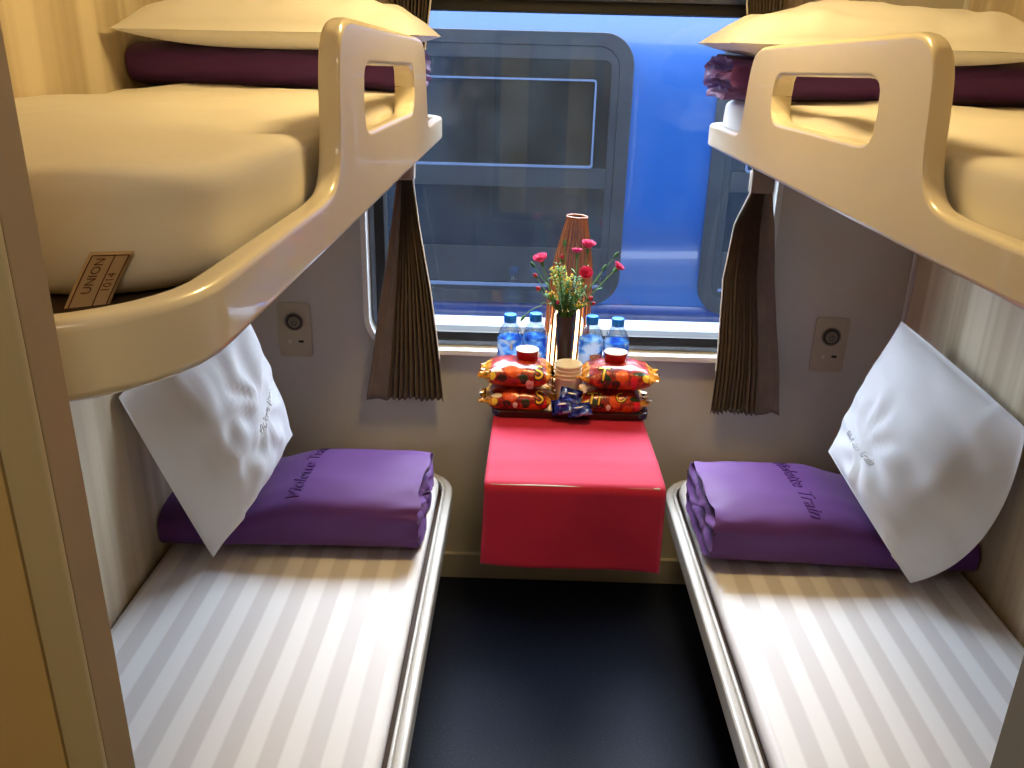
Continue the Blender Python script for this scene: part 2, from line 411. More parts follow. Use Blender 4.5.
rows = [[(x, -.640 + .012 * math.sin(x * 140), z) for x in [.0 + .24 * i / 60 for i in range(61)]] for z in (KZ0, KZ1)]
obj('window_drape', MB().grid(rows), M['curtain'], w2, solid=.002)
# door partition
DX0, DX1 = -.250, .3135
struct('wall_front', MB().box(XL, DX0 - .024, YF - .033, YF, 0, ZT).box(DX1 + .045, XR, YF - .033, YF, 0, ZT).box(DX0 - .024, DX1 + .045, YF - .033, YF, 2.02, ZT), M['doorpanel'], smooth=False)
struct('trim_3', MB().box(DX0 - .0235, DX0, YF - .029, YF + .001, 0, 2.02), M['post'], bevel=.0015)
struct('trim_4', MB().box(DX0 - .0222, DX0, YF - .034, YF - .0292, 0, 2.02), M['postlit'], bevel=.0015)  # thin sheet over the post front, carrying its lit tone
struct('trim_5', MB().box(DX1, DX1 + .045, YF - .0335, YF + .001, 0, 2.02), M['postgrey'], bevel=.0015)

# ------------------------------------------------------------------ bent strips: bunk edges
def sidepath(xs, xw, y0, y1, r0, r1):
    """plan path: wall -> near end -> corner -> long side -> corner -> far end -> wall; s measured so that on the long side s = y"""
    sg = 1 if xs > xw else -1
    def P(s):
        a0 = y0 + r0; a1 = y1 - r1
        if s < a0:
            d = a0 - s; L = r0 * PI / 2
            if d <= L:
                t = d / r0; return (xs - sg * (r0 - r0 * math.cos(t)), a0 - r0 * math.sin(t)), (sg * math.cos(t), -math.sin(t))
            return (xs - sg * (r0 + d - L), y0), (0, -1)
        if s > a1:
            d = s - a1; L = r1 * PI / 2
            if d <= L:
                t = d / r1; return (xs - sg * (r1 - r1 * math.cos(t)), a1 + r1 * math.sin(t)), (sg * math.cos(t), math.sin(t))
            return (xs - sg * (r1 + d - L), y1), (0, 1)
        return (xs, s), (sg, 0)
    w = abs(xs - xw)
    s0 = y0 + r0 - r0 * PI / 2 - (w - r0); s1 = y1 - r1 + r1 * PI / 2 + (w - r1)
    return P, s0, s1

def strip_mesh(cols, thick, bev, path):
    """cols: list of (s, [(z0, z1, rounding at z0, rounding at z1), ...]); lofts each span along the path"""
    mb = MB(); nc = 4
    def loop(s, z0, z1, r0, r1):
        (x, y), n = path(s); pts = []
        r0 = min(r0, (z1 - z0) * .48); r1 = min(r1, (z1 - z0) * .48)
        for cd, cz, a0, r in ((-bev, z1, 0, r1), (-thick + bev, z1, 90, r1), (-thick + bev, z0, 180, r0), (-bev, z0, 270, r0)):
            cz = cz - r if a0 < 180 else cz + r
            for i in range(nc + 1):
                t = math.radians(a0 + 90 * i / nc); d = cd + bev * math.cos(t); pts.append((x + n[0] * d, y + n[1] * d, cz + r * math.sin(t)))
        return pts
    k = len(cols[0][1]); rows = [[] for _ in range(k)]
    for s, spans in cols:
        for q, sp in enumerate(spans): rows[q].append(loop(s, *sp))
    for P in rows:
        o = len(mb.v); m = len(P[0]); mb.grid(P, True)
        mb.f.append(tuple(o + j for j in reversed(range(m)))); e = o + (len(P) - 1) * m; mb.f.append(tuple(e + j for j in range(m)))
    return mb

def smoothpts(pts, n=6):
    """Catmull-Rom through pts"""
    out = []
    for i in range(len(pts) - 1):
        p0, p1, p2, p3 = [np.array(pts[max(0, min(len(pts) - 1, i + k))], float) for k in (-1, 0, 1, 2)]
        for k in range(n):
            t = k / n; out.append(tuple(.5 * ((2 * p1) + (-p0 + p2) * t + (2 * p0 - 5 * p1 + 4 * p2 - p3) * t * t + (-p0 + 3 * p1 - 3 * p2 + p3) * t ** 3)))
    out.append(tuple(pts[-1])); return out

def upper_bunk(xs, xw, label, loc):
    root = thing('upper_bunk', loc, label, 'bunk', 'upper bunks')
    xw += .002 if xs > xw else -.002
    P, s0, s1 = sidepath(xs, xw, .447, 2.265, .13, .10)
    zl, zb = 1.443, 1.390
    prof = smoothpts([(.86, zl), (.90, zl + .001), (.945, 1.450), (.975, 1.470), (.990, 1.505), (.999, 1.56), (1.008, 1.594), (1.026, 1.616), (1.062, 1.627), (1.13, 1.6275), (1.45, 1.622), (1.72, 1.6165), (1.785, 1.611), (1.815, 1.597), (1.834, 1.56), (1.848, 1.50), (1.862, 1.462), (1.885, 1.446), (1.92, zl)], 6)
    px = [q[0] for q in prof]; pz = [q[1] for q in prof]
    hp = [(1.1415, 1.5327, 1.5333), (1.146, 1.512, 1.554), (1.154, 1.502, 1.564), (1.166, 1.496, 1.570), (1.182, 1.493, 1.5735), (1.21, 1.4915, 1.574), (1.40, 1.490, 1.570), (1.57, 1.488, 1.567), (1.60, 1.4885, 1.5665), (1.618, 1.492, 1.565), (1.632, 1.500, 1.560), (1.642, 1.512, 1.550), (1.6465, 1.5306, 1.5312)]
    hs = [q[0] for q in hp]; bv = .008
    def span(s):
        return zb, float(np.interp(s, px, pz)) if px[0] < s < px[-1] else zl
    c1 = [s0 + (hs[0] - s0) * i / 60 for i in range(61)] + [q for q in px if q < hs[0]]
    c1 = sorted(set(round(q, 5) for q in c1)); c1 = [q for i, q in enumerate(c1) if i == 0 or q - c1[i - 1] > 3e-4]
    c2 = sorted(set([round(q, 5) for q in hs] + [round(hs[0] + (hs[-1] - hs[0]) * i / 40, 5) for i in range(41)]))
    c3 = [hs[-1] + (s1 - hs[-1]) * i / 50 for i in range(51)] + [q for q in px if q > hs[-1]]
    c3 = sorted(set(round(q, 5) for q in c3)); c3 = [q for i, q in enumerate(c3) if i == 0 or q - c3[i - 1] > 3e-4]
    mb = strip_mesh([(q, [span(q) + (bv, bv)]) for q in c1], .025, bv, P)
    cc = []
    for q in c2:
        h0 = float(np.interp(q, hs, [k[1] for k in hp])); h1 = float(np.interp(q, hs, [k[2] for k in hp])); r = min(bv, (h1 - h0) * .4); z0, z1 = span(q)
        cc.append((q, [(z0, h0, bv, r), (h1, z1, r, bv)]))
    m2 = strip_mesh(cc, .036, bv, P); mb.add(m2.v, m2.f)
    m3 = strip_mesh([(q, [span(q) + (bv, bv)]) for q in c3], .025, bv, P); mb.add(m3.v, m3.f)
    obj('moulded_rail', mb, M['shell'], root, angle=60, wn=True)
    a, b = sorted((xs - (.012 if xs > xw else -.012), xw))
    pl = MB(); pl.prism(rrect(a, b, .475, 2.25, .09), lambda x, y: (x, y, 1.398), lambda x, y: (x, y, 1.412))
    obj('base_board', pl, M['darkboard'], root, smooth=False)
    return root
upper_bunk(-.2105, XL, 'cream moulded upper bunk on the left wall, its rounded near end in view', ((-.2105 + XL) / 2, 1.36, 1.39))
upper_bunk(.445, XR, 'cream moulded upper bunk on the right wall above the right socket', ((.445 + XR) / 2, 1.36, 1.39))

def lower_bunk(xs, xw, label):
    root = thing('lower_bunk', ((xs + xw) / 2, 1.36, 0), label, 'bunk', 'lower bunks')
    xw += .003 if xs > xw else -.003
    P, s0, s1 = sidepath(xs, xw, .46, 2.27, .05, .13)
    obj('rim', strip_mesh([(s0 + (s1 - s0) * i / 90, [(.372, .424, .007, .007)]) for i in range(91)], .022, .007, P), M['bedframe'], root, angle=60, wn=True)
    sg = 1 if xs > xw else -1
    P2, a0, a1 = sidepath(xs - sg * .021, xw, .481, 2.249, .04, .115)
    obj('inner_lip', strip_mesh([(a0 + (a1 - a0) * i / 90, [(.395, .429, .0035, .0035)]) for i in range(91)], .008, .0035, P2), M['bedframe'], root, angle=60, wn=True)
    a, b = sorted((xs - sg * .02, xw))
    mb = MB(); mb.prism(rrect(a, b, .48, 2.25, .08), lambda x, y: (x, y, .384), lambda x, y: (x, y, .400)); obj('base_board', mb, M['darkboard'], root, smooth=False)
    a, b = sorted((xs - sg * .14, xw)); obj('storage_base', MB().box(a, b, .50, 2.20, 0, .385), M['bedbase'], root, bevel=.004)
lower_bunk(-.185, XL, 'pale framed lower bunk along the left wall')
lower_bunk(.424, XR, 'pale framed lower bunk along the right wall')

# ------------------------------------------------------------------ mattresses
def mattress_mb(x0, x1, y0, y1, z0, z1, rc, re, wob=.004, seed=0, crown=.0):
    mb = MB(); n = 14
    prof = [(re, z0)]
    prof += [(re - re * math.sin(a), z0 + re - re * math.cos(a)) for a in (PI / 8, PI / 4, 3 * PI / 8, PI / 2)]
    ns = 5
    prof += [(0, z0 + re + (z1 - z0 - 2 * re) * k / ns) for k in range(1, ns)]
    prof += [(re - re * math.cos(a), z1 - re + re * math.sin(a)) for a in (0, PI / 8, PI / 4, 3 * PI / 8, PI / 2)]
    hw = min(x1 - x0, y1 - y0) / 2
    prof += [(re + (hw * .96 - re) * k / 12, z1) for k in range(1, 13)]
    P = []
    for d, z in prof:
        r = max(rc - d, .012); a, b, c, e = x0 + d, x1 - d, y0 + d, y1 - d
        r = min(r, (b - a) / 2 - 1e-4); row = []
        pts = []
        for cx, cy, a0, (dx, dy) in ((b - r, e - r, 0, (-1, 0)), (a + r, e - r, 90, (0, -1)), (a + r, c + r, 180, (1, 0)), (b - r, c + r, 270, (0, 1))):
            for i in range(9):
                t = math.radians(a0 + 90 * i / 8); pts.append((cx + r * math.cos(t), cy + r * math.sin(t)))
            L = (b - a - 2 * r) if dx else (e - c - 2 * r); q = pts[-1]; kk = 8 if dx else 26
            for i in range(1, kk): pts.append((q[0] + dx * L * i / kk, q[1] + dy * L * i / kk))
        for x, y in pts:
            w = wob * (nz(x * 5 + seed, y * 5, z * 6) + .5 * nz(x * 14, y * 9 + seed, z * 20))
            ins = min(d / hw, 1); zz = z + (w if z > z0 + .01 else 0) + (crown * math.sin(ins * PI / 2) if z >= z1 - 1e-6 else 0)
            k = w * 1.2 if z0 + .01 < z < z1 - .001 else 0
            mx, my = (x0 + x1) / 2, (y0 + y1) / 2; L = math.hypot((x - mx) / (x1 - x0), (y - my) / (y1 - y0)) + 1e-6
            row.append((x + k * (x - mx) / (x1 - x0) / L, y + k * (y - my) / (y1 - y0) / L, zz))
        P.append(row)
    mb.grid(P, True); m = len(P[0])
    mb.f.append(tuple(reversed(range(m)))); k = (len(P) - 1) * m; mb.f.append(tuple(range(k, k + m)))
    return mb
for x0, x1, s, lb in ((XL + .004, -.225, 1, 'white striped mattress on the left lower bunk'), (.464, XR - .004, 5, 'white striped mattress on the right lower bunk')):
    tag(obj('mattress', mattress_mb(x0, x1, .50, 2.245, .401, .447, .10, .018, .0015, s), M['stripe'], None, angle=60), lb, 'mattress', 'lower mattresses')
uml = mattress_mb(XL + .004, -.248, .612, 2.215, 1.413, 1.503, .10, .018, .010, 2, .010)
tl = obj('mattress', uml, M['sheet'], None, angle=60)
tag(tl, 'sheeted mattress on the left upper bunk, a printed care tag at its near end', 'mattress', 'upper mattresses')
umr = mattress_mb(.476, XR - .004, .51, 2.215, 1.413, 1.503, .05, .016, .009, 9, .010)
tr_ = obj('mattress', umr, M['sheet'], None, angle=60)
tag(tr_, 'sheeted mattress on the right upper bunk', 'mattress', 'upper mattresses')
# care tag hanging from the lower edge of the left upper mattress
def care_tag():
    # strip curling outwards: a along the tag, b across
    o = Vector((-.306, .617, 1.452)); across = Vector((.86, .50, -.06)).normalized(); down = Vector((-.50, -.10, -.80)).normalized()
    outw = across.cross(down).normalized()
    if outw.y > 0: outw = -outw
    L, W = .050, .030
    def S(a, b, l=0): return tuple(o + across * b + down * a + outw * (.004 + .010 * (a / L) ** 2 + l))
    mb = MB().grid([[S(L * i / 10, -W / 2 + W * j / 6) for j in range(7)] for i in range(11)])
    t = obj('care_tag', mb, M['tag'], tl, solid=.0008); t['label'] = 'small printed cloth tag'
    ink = MB()
    def line(a0, b0, a1, b1, w):
        d = Vector((a1 - a0, b1 - b0)); n = Vector((-d.y, d.x)).normalized() * w / 2; k = 8
        ink.grid([[S(a0 + d.x * i / k - n.x, b0 + d.y * i / k - n.y, .0008), S(a0 + d.x * i / k + n.x, b0 + d.y * i / k + n.y, .0008)] for i in range(k + 1)])
    for a0, b0, a1, b1 in ((.003, -.0125, .003, .0125), (.003, -.0125, .048, -.0125), (.003, .0125, .047, .0125), (.003, .003, .047, .003)): line(a0, b0, a1, b1, .0009)
    for txt, a, b, s in (('UNION', .020, -.005, .009), ('1014', .026, .0075, .008)):
        v, f = text_mesh(txt, s, 0)
        ink.add([S(a - p[0], b - p[1], .0008) for p in v], f)
    obj('printing', ink, M['brownink'], t, smooth=False)
care_tag()

# ------------------------------------------------------------------ pillows
def pillow_mb(c00, c10, c11, c01, tf, tb, N=44, seed=0, pinch=.05, wr=.004, gather=None, bulge=None, sag=0, flange=.97, ru=None, rv=None, drape=None):
    """c00..c01 corners in order; tf / tb thickness on the +normal / -normal side"""
    C = [Vector(c) for c in (c00, c10, c11, c01)]
    n = ((C[1] - C[0]).cross(C[3] - C[0]) + (C[2] - C[1]).cross(C[0] - C[1]) + (C[3] - C[2]).cross(C[1] - C[2])).normalized()
    du = (C[1] - C[0]).length
    def S(u, v, side):
        pu, pv = 1 - pinch * (1 - v * v) * abs(u) ** 1.5, 1 - pinch * (1 - u * u) * abs(v) ** 1.5
        uu, vv = u * pu, v * pv
        a, b = (uu + 1) / 2, (vv + 1) / 2
        p = C[0] * (1 - a) * (1 - b) + C[1] * a * (1 - b) + C[2] * a * b + C[3] * (1 - a) * b
        if bulge: p = p + Vector(bulge) * (1 - u * u) * max(0, (-v)) ** 2
        if drape:            # the edge that rides over the folded cover bends up and outwards
            ax, dist = drape; a_, o_ = (u, v) if ax == 'u' else (v, u)
            k = ((1 - a_) / 2) ** 1.3 * max(0, 1 - o_ * o_) ** .7
            p = p + (Vector((0, 0, ZC)) - p).normalized() * dist * k
        e = max(0, 1 - (abs(u) / flange) ** 2.4) * max(0, 1 - (abs(v) / flange) ** 2.4)
        if side > 0:
            if rv is not None and v < rv: e = max(0, 1 - abs(u) ** 2.4) * (1 - abs(rv) ** 2.4) * (max(0, (v + .97) / (rv + .97)) ** 1.8)
            if ru is not None and u < ru: e = max(0, 1 - abs(v) ** 2.4) * (1 - abs(ru) ** 2.4) * (max(0, (u + .97) / (ru + .97)) ** 1.8)
        h = (tf if side > 0 else tb) * e ** .5
        w = 0
        if side > 0:
            w = wr * (nz(u * 2.2 + seed, v * 2.2, seed) + .5 * nz(u * 6 + seed, v * 3.5, seed + 3)) 
            w += wr * .9 * abs(nz(u * 3.1 + 7, v * 1.2 + seed, 4)) * (1 - e)
            if gather:
                gu, gv = gather; r = math.hypot(u - gu, v - gv); th = math.atan2(v - gv, u - gu)
                w += wr * 1.1 * math.exp(-(r / .65) ** 2) * min(1, r / .42) * math.sin(th * 8 + 3 * nz(r * 3, th, seed)) - .004 * math.exp(-(r / .25) ** 2)
            w *= min(1, e * 3 + .1)
        return p + n * (h + w) * side if side > 0 else p - n * (h + w)
    mb = MB()
    us = [math.sin(PI / 2 * (-1 + 2 * i / N)) * .5 + (-1 + 2 * i / N) * .5 for i in range(N + 1)]
    F = [[tuple(S(u, v, 1)) for u in us] for v in us]; B = [[tuple(S(u, v, -1)) for u in us] for v in us]
    mb.grid(F); k = len(mb.v); mb.grid([list(reversed(r)) for r in B])
    return mb, n

def clampx(mb, lo=None, hi=None, zlo=None):
    mb.v = [(max(p[0], lo) if lo is not None else (min(p[0], hi) if hi is not None else p[0]), p[1], max(p[2], zlo) if zlo else p[2]) for p in mb.v]; return mb

# left lower pillow, leaning on the left wall
pl, n1 = pillow_mb((-.712, 1.698, .468), (-.600, 2.035, .635), (-.715, 1.985, 1.07), (-.843, 1.632, .900), .085, .05, seed=3, gather=(.34, -.12), pinch=-.01, wr=.010, ru=-.42, drape=('v', .10))
clampx(pl, lo=XL + .003)
o = tag(obj('pillow', pl, M['whitecloth'], None, angle=80), 'white pillow leaning on the left wall beneath the left upper bunk', 'pillow', 'pillows')
def lettering(parent, mb, txt, size, origin, right, up, m, lift=.0004, ext=.0012, shear=.35, spacing=1.0):
    v, f = text_mesh(txt, size, ext, shear, 3, spacing)
    # one object per word: split at the widest gap
    xs = sorted(p[0] for p in v); g = max(range(len(xs) - 1), key=lambda i: xs[i + 1] - xs[i]); cut = (xs[g] + xs[g + 1]) / 2
    for side in (0, 1):
        fs = [q for q in f if (v[q[0]][0] > cut) == bool(side)]; ids = sorted({i for q in fs for i in q}); mp = {i: k for k, i in enumerate(ids)}
        obj('embroidered_lettering', wrap([v[i] for i in ids], [tuple(mp[i] for i in q) for q in fs], bvh_of(mb), origin, right, up, lift), m, parent, smooth=False)
c = Vector((-.722, 1.722, .452)); e1 = (Vector((-.600, 2.035, .635)) - c); e2 = (Vector((-.843, 1.632, .900)) - c)
nn = e1.cross(e2).normalized(); rt = (e1 + e2 * .06); rt = (rt - nn * rt.dot(nn)).normalized()
lettering(o, pl, 'Violette Train', .023, c + e1 * .66 + e2 * .44, rt, nn.cross(rt), M['whitethread'], .0012)
# right lower pillow
PR = [(.919, 1.684, .468), (1.068, 1.650, .882), (.985, 2.130, .968), (.812, 2.020, .640)]
pr, n2 = pillow_mb(*PR, .072, .05, seed=11, gather=(-.34, .30), pinch=-.015, wr=.010, bulge=(.035, -.03, -.045), rv=-.62, drape=('u', .11))
clampx(pr, hi=XR - .003)
o = tag(obj('pillow', pr, M['whitecloth'], None, angle=80), 'white pillow leaning on the right wall beside the right socket', 'pillow', 'pillows')
c = Vector(PR[0]); e1 = Vector(PR[1]) - c; e2 = Vector(PR[3]) - c; nn = e1.cross(e2).normalized()
rt = (e1 * .2 - e2).normalized()
lettering(o, pr, 'Violette Train', .023, c + e1 * .30 + e2 * .66, rt, nn.cross(rt), M['whitethread'], .0012)
# upper pillows, lying on folded covers
pu, _ = pillow_mb((-.845, 1.80, 1.620), (-.225, 1.83, 1.622), (-.205, 2.215, 1.625), (-.845, 2.215, 1.625), .085, .036, seed=21, pinch=.04, wr=.013)
clampx(pu, lo=XL + .003)
tag(obj('pillow', pu, M['whitecloth'], None, angle=80), 'pillow lying on the folded cover of the left upper bunk', 'pillow', 'pillows')
pu, _ = pillow_mb((.400, 1.83, 1.622), (1.082, 1.80, 1.615), (1.082, 2.215, 1.625), (.392, 2.215, 1.625), .085, .036, seed=33, pinch=.04, wr=.015)
clampx(pu, hi=XR - .003)
tag(obj('pillow', pu, M['whitecloth'], None, angle=80), 'pillow lying on the folded cover of the right upper bunk', 'pillow', 'pillows')

# ------------------------------------------------------------------ folded covers
def roll_mb(x_in, x_wall, y0, y1, z0, z1, seed=0, r=.055, skew=0, ruf=.012, layers=3, squash=0):
    """folded cover: rounded bar along x with a crumpled folded end at x_in"""
    mb = MB(); hy, hz = (y1 - y0) / 2, (z1 - z0) / 2; cy, cz = (y0 + y1) / 2, (z0 + z1) / 2; m = 72
    prof = []
    for j in range(m):
        t = 2 * PI * j / m; p = 2.9
        prof.append((math.copysign(abs(math.cos(t)) ** (2 / p), math.cos(t)), math.copysign(abs(math.sin(t)) ** (2 / p), math.sin(t))))
    L = x_wall - x_in; sg = 1 if L > 0 else -1; P = []
    NX = 46
    for i in range(NX + 1):
        t = i / NX; t = t ** 1.35; x = x_in + L * t; row = []
        for a, b in prof:
            e = math.exp(-(abs(x - x_in) / .05))
            w = .004 * nz(x * 4 + seed, a * 2, b * 2) + .0022 * nz(x * 13 + seed, a * 4, b * 4 + 5)
            w += ruf * e * (.7 * nz(a * 3.5 + seed, b * 5.5, x * 14) + .3 * nz(a * 9, b * 12 + seed, x * 20))
            k = 1 - .04 * e
            sq = max(0, min(1, (abs(x - x_in) - .26) / .20)); sq = sq * sq * (3 - 2 * sq) * squash
            zz = cz + (hz * k + w) * b; zz = z0 + (zz - z0) * (1 - sq); yy = cy + (hy * k + w) * a
            xx = x + sg * skew * a * e * 0 + (.012 * nz(a * 2 + seed, b * 5, 2) * e)
            row.append((xx, yy, max(zz, z0)))
        P.append(row)
    mb.grid(P, True)
    # crumpled folded end: rings shrinking inwards, pushed in and out along the folded layers
    E = [P[0]]; K = 12
    for k in range(1, K + 1):
        q = 1 - k / K; row = []
        for j, (a, b) in enumerate(prof):
            aa, bb = a * q, b * q
            lay = math.cos((bb * .5 + .5) * layers * 2 * PI + 1.2 * nz(aa * 2, bb, seed))
            d = sg * (.015 * lay * (1 - q ** 6) - .012 * (1 - q ** 4) + .008 * nz(aa * 3 + seed, bb * 9, 3) * (1 - q ** 3))
            base = P[0][j]
            row.append((base[0] - d * 1.0, cy + hy * aa * .97 + (base[1] - cy - hy * a) * q, max(cz + hz * bb * .97 + (base[2] - cz - hz * b) * q, z0)))
        E.append(row)
    o = len(mb.v); mb.grid(list(reversed(E)), True); mb.f.append(tuple(o + j for j in range(m)))
    k = (NX) * m; mb.f.append(tuple(k + j for j in reversed(range(m))))
    return mb
rl = roll_mb(-.232, XL + .006, 1.735, 2.085, .4485, .611, 4, squash=.28)
o = tag(obj('folded_cover', rl, M['purple'], None, angle=80), 'purple folded cover on the left lower bunk under the white pillow', 'folded cover', 'folded covers')
lettering(o, rl, 'Violette Train', .050, (-.528, 1.905, .60), (.06, .998, .0), (-.998, .06, .0), M['purplethread'], .0, .0016, .4, 1.0)
rr = roll_mb(.462, XR - .006, 1.722, 2.075, .4485, .611, 14, squash=.28)
o = tag(obj('folded_cover', rr, M['purple'], None, angle=80), 'purple folded cover on the right lower bunk under the white pillow', 'folded cover', 'folded covers')
lettering(o, rr, 'Violette Train', .050, (.697, 1.895, .60), (.07, -.997, 0), (.997, .07, 0), M['purplethread'], .0, .0016, .4, 1.0)
ru = roll_mb(-.243, XL + .006, 1.90, 2.21, 1.506, 1.598, 24, ruf=.01, layers=2)
tag(obj('folded_cover', ru, M['purple'], None, angle=80), 'folded cover under the pillow on the left upper bunk', 'folded cover', 'folded covers')
ru = roll_mb(.425, XR - .006, 1.90, 2.21, 1.506, 1.598, 37, ruf=.016, layers=2)
tag(obj('folded_cover', ru, M['purple'], None, angle=80), 'folded cover under the pillow on the right upper bunk', 'folded cover', 'folded covers')

# ------------------------------------------------------------------ curtains
def curtain(keys, npl, flat, tie, label, edge_side, loc, seed):
    """keys: (z, x left, x right, depth of pleats); flat: share of the width that hangs as one flat panel (side, share)"""
    root = thing('curtain', loc, label, 'curtain', 'window curtains')
    keys = sorted(keys); zs = [k[0] for k in keys]
    def at(z, i): return float(np.interp(z, zs, [k[i] for k in keys]))
    rows = []; NZ = 70
    side, share = flat
    for i in range(NZ + 1):
        z = zs[0] + (zs[-1] - zs[0]) * i / NZ
        x0, x1, d = at(z, 1), at(z, 2), at(z, 3); row = []
        pts = []
        for k in range(2 * npl + 1):
            pts.append(((k / (2 * npl)) * (1 - share) + (share if side < 0 else 0), (1 if k % 2 else -1)))
        flatp = [(share * q / 6, -1 + .9 * math.sin(q / 6 * PI)) for q in range(6)]
        if side < 0: pts = flatp + pts
        else: pts = pts + [(1 - a, b) for a, b in reversed(flatp)]
        for j, (s, y) in enumerate(pts):
            wob = .004 * nz(s * 9 + seed, z * 3, 1) * (1 if d > .008 else .3)
            row.append((x0 + (x1 - x0) * s + wob, 2.302 + y * d * (1 + .25 * nz(j * .7, z * 2.5, seed)) + .006 * nz(s * 3, z * 2, seed), z + (.010 * nz(s * 6, seed, 2) if i == 0 else 0)))
        rows.append(row)
    mb = MB().grid(rows); obj('pleated_cloth', mb, M['curtain'], root, solid=.0018, angle=28)
    # lining edge on the window side
    k = -1 if edge_side > 0 else 0; e = MB().tube([(r[k][0] + .002 * edge_side, r[k][1] - .003, r[k][2]) for r in rows[8:]], .0022, 6)
    l = obj('lining_edge', e, M['curtainedge'], root); l['label'] = 'pale lining edge'
    z0, z1 = tie; x0, x1, d = at((z0 + z1) / 2, 1), at((z0 + z1) / 2, 2), at((z0 + z1) / 2, 3) + .004
    band = MB(); P = []
    for z in (z0, z0 + .004, z1 - .004, z1):
        g = .002 if z in (z0, z1) else .004
        P.append([(lambda c, s: ((x0 + x1) / 2 + (abs((x1 - x0) / 2) + g) * math.copysign(abs(c) ** .6, c), 2.302 + (d + g) * math.copysign(abs(s) ** .6, s), z))(math.cos(2 * PI * j / 32), math.sin(2 * PI * j / 32)) for j in range(32)])
    band.grid(P, True); obj('tieback', band, M['tie'], root, solid=.001)
    return root
curtain([(.636, -.450, -.224, .012), (.75, -.428, -.235, .011), (.98, -.392, -.261, .010), (1.15, -.362, -.288, .010), (1.262, -.345, -.302, .012), (1.31, -.347, -.300, .012), (1.45, -.362, -.285, .014), (1.71, -.378, -.250, .016), (1.80, -.385, -.245, .016)],
        10, (-1, .28), (1.272, 1.315), 'dark brown pleated curtain tied back at the left end of the window', 1, (-.336, 2.302, .66), 3)
curtain([(.622, .558, .759, .012), (.74, .562, .745, .011), (.826, .562, .731, .010), (1.03, .551, .690, .010), (1.18, .563, .670, .010), (1.262, .596, .652, .012), (1.31, .597, .652, .012), (1.45, .575, .657, .014), (1.715, .530, .668, .016), (1.80, .525, .672, .016)],
        11, (1, .34), (1.262, 1.318), 'dark brown pleated curtain tied back at the right end of the window', -1, (.66, 2.302, .648), 8)
rod = thing('curtain_rail', (CX, 2.302, 1.80), 'slim rail carrying the brown curtains above the window', 'rail')
obj('rail', MB().tube([(-.48, 2.302, 1.812), (.72, 2.302, 1.812)], .009, 12), M['steel'], rod)
for x in (-.47, .71): obj('bracket', MB().box(x - .008, x + .008, 2.302, YB, 1.806, 1.824), M['steel'], rod, bevel=.002)

# ------------------------------------------------------------------ wall sockets
def socket(cx, lean, label):
    root = thing('wall_socket', (cx, YB, .825), label, 'socket', 'wall sockets')
    w, z0, z1 = .0485, .744, .908
    outl = rrect(cx - w, cx + w, z0, z1, .010, 5)
    mb = MB(); mb.prism(outl, fy(YB - .006), fy(YB)); obj('plate', mb, M['outlet'], root, bevel=.002)
    r = MB().lathe([(.0275, 0), (.0275, .003), (.0245, .0035), (.0235, .001)], (0, 0, 0), 32, False)
    def face(q, x, z): return MB().add([(x + p[0], YB - .006 - p[2], z + p[1]) for p in q.v], q.f)
    obj('socket_ring', face(r, cx, .852), M['outletmid'], root)
    r = MB().lathe([(.0236, .0002), (.0236, .0015), (.012, .0016)], (0, 0, 0), 32); obj('socket_well', face(r, cx, .852), M['outletdark'], root)  # raised dark disc: shade inside the well put into its colour
    r = MB().lathe([(.0175, .0012), (.0175, .0028), (.0160, .0034), (.003, .0034)], (0, 0, 0), 32); ins = face(r, cx + .001, .8505)
    si = obj('socket_insert', ins, M['outletmid'], root)
    for k in range(5):
        a = 2 * PI * k / 5 + .3; q = MB().lathe([(.0021, .0030), (.0021, .0040), (.0012, .0042)], (0, 0, 0), 10)
        obj('contact_hole', face(q, cx + .001 + .0065 * math.cos(a), .848 + .0065 * math.sin(a)), M['black'], si)
    obj('light_button', MB().box(cx - .021, cx - .010, YB - .009, YB - .004, .785, .797), M['greyplast'], root, bevel=.0015)
    obj('charging_port', MB().box(cx + .010, cx + .025, YB - .0075, YB - .004, .788, .795), M['black'], root, bevel=.0008)
    for sx in (-1, 1):
        for z in (.754, .898):
            q = MB().lathe([(.004, 0), (.004, .001), (.0025, .0016)], (0, 0, 0), 12); obj('screw_cap', face(q, cx + sx * .036, z), M['outlet'], root)
socket(-.662, 0, 'beige wall socket left of the left curtain')
socket(.892, 0, 'beige wall socket right of the right curtain')

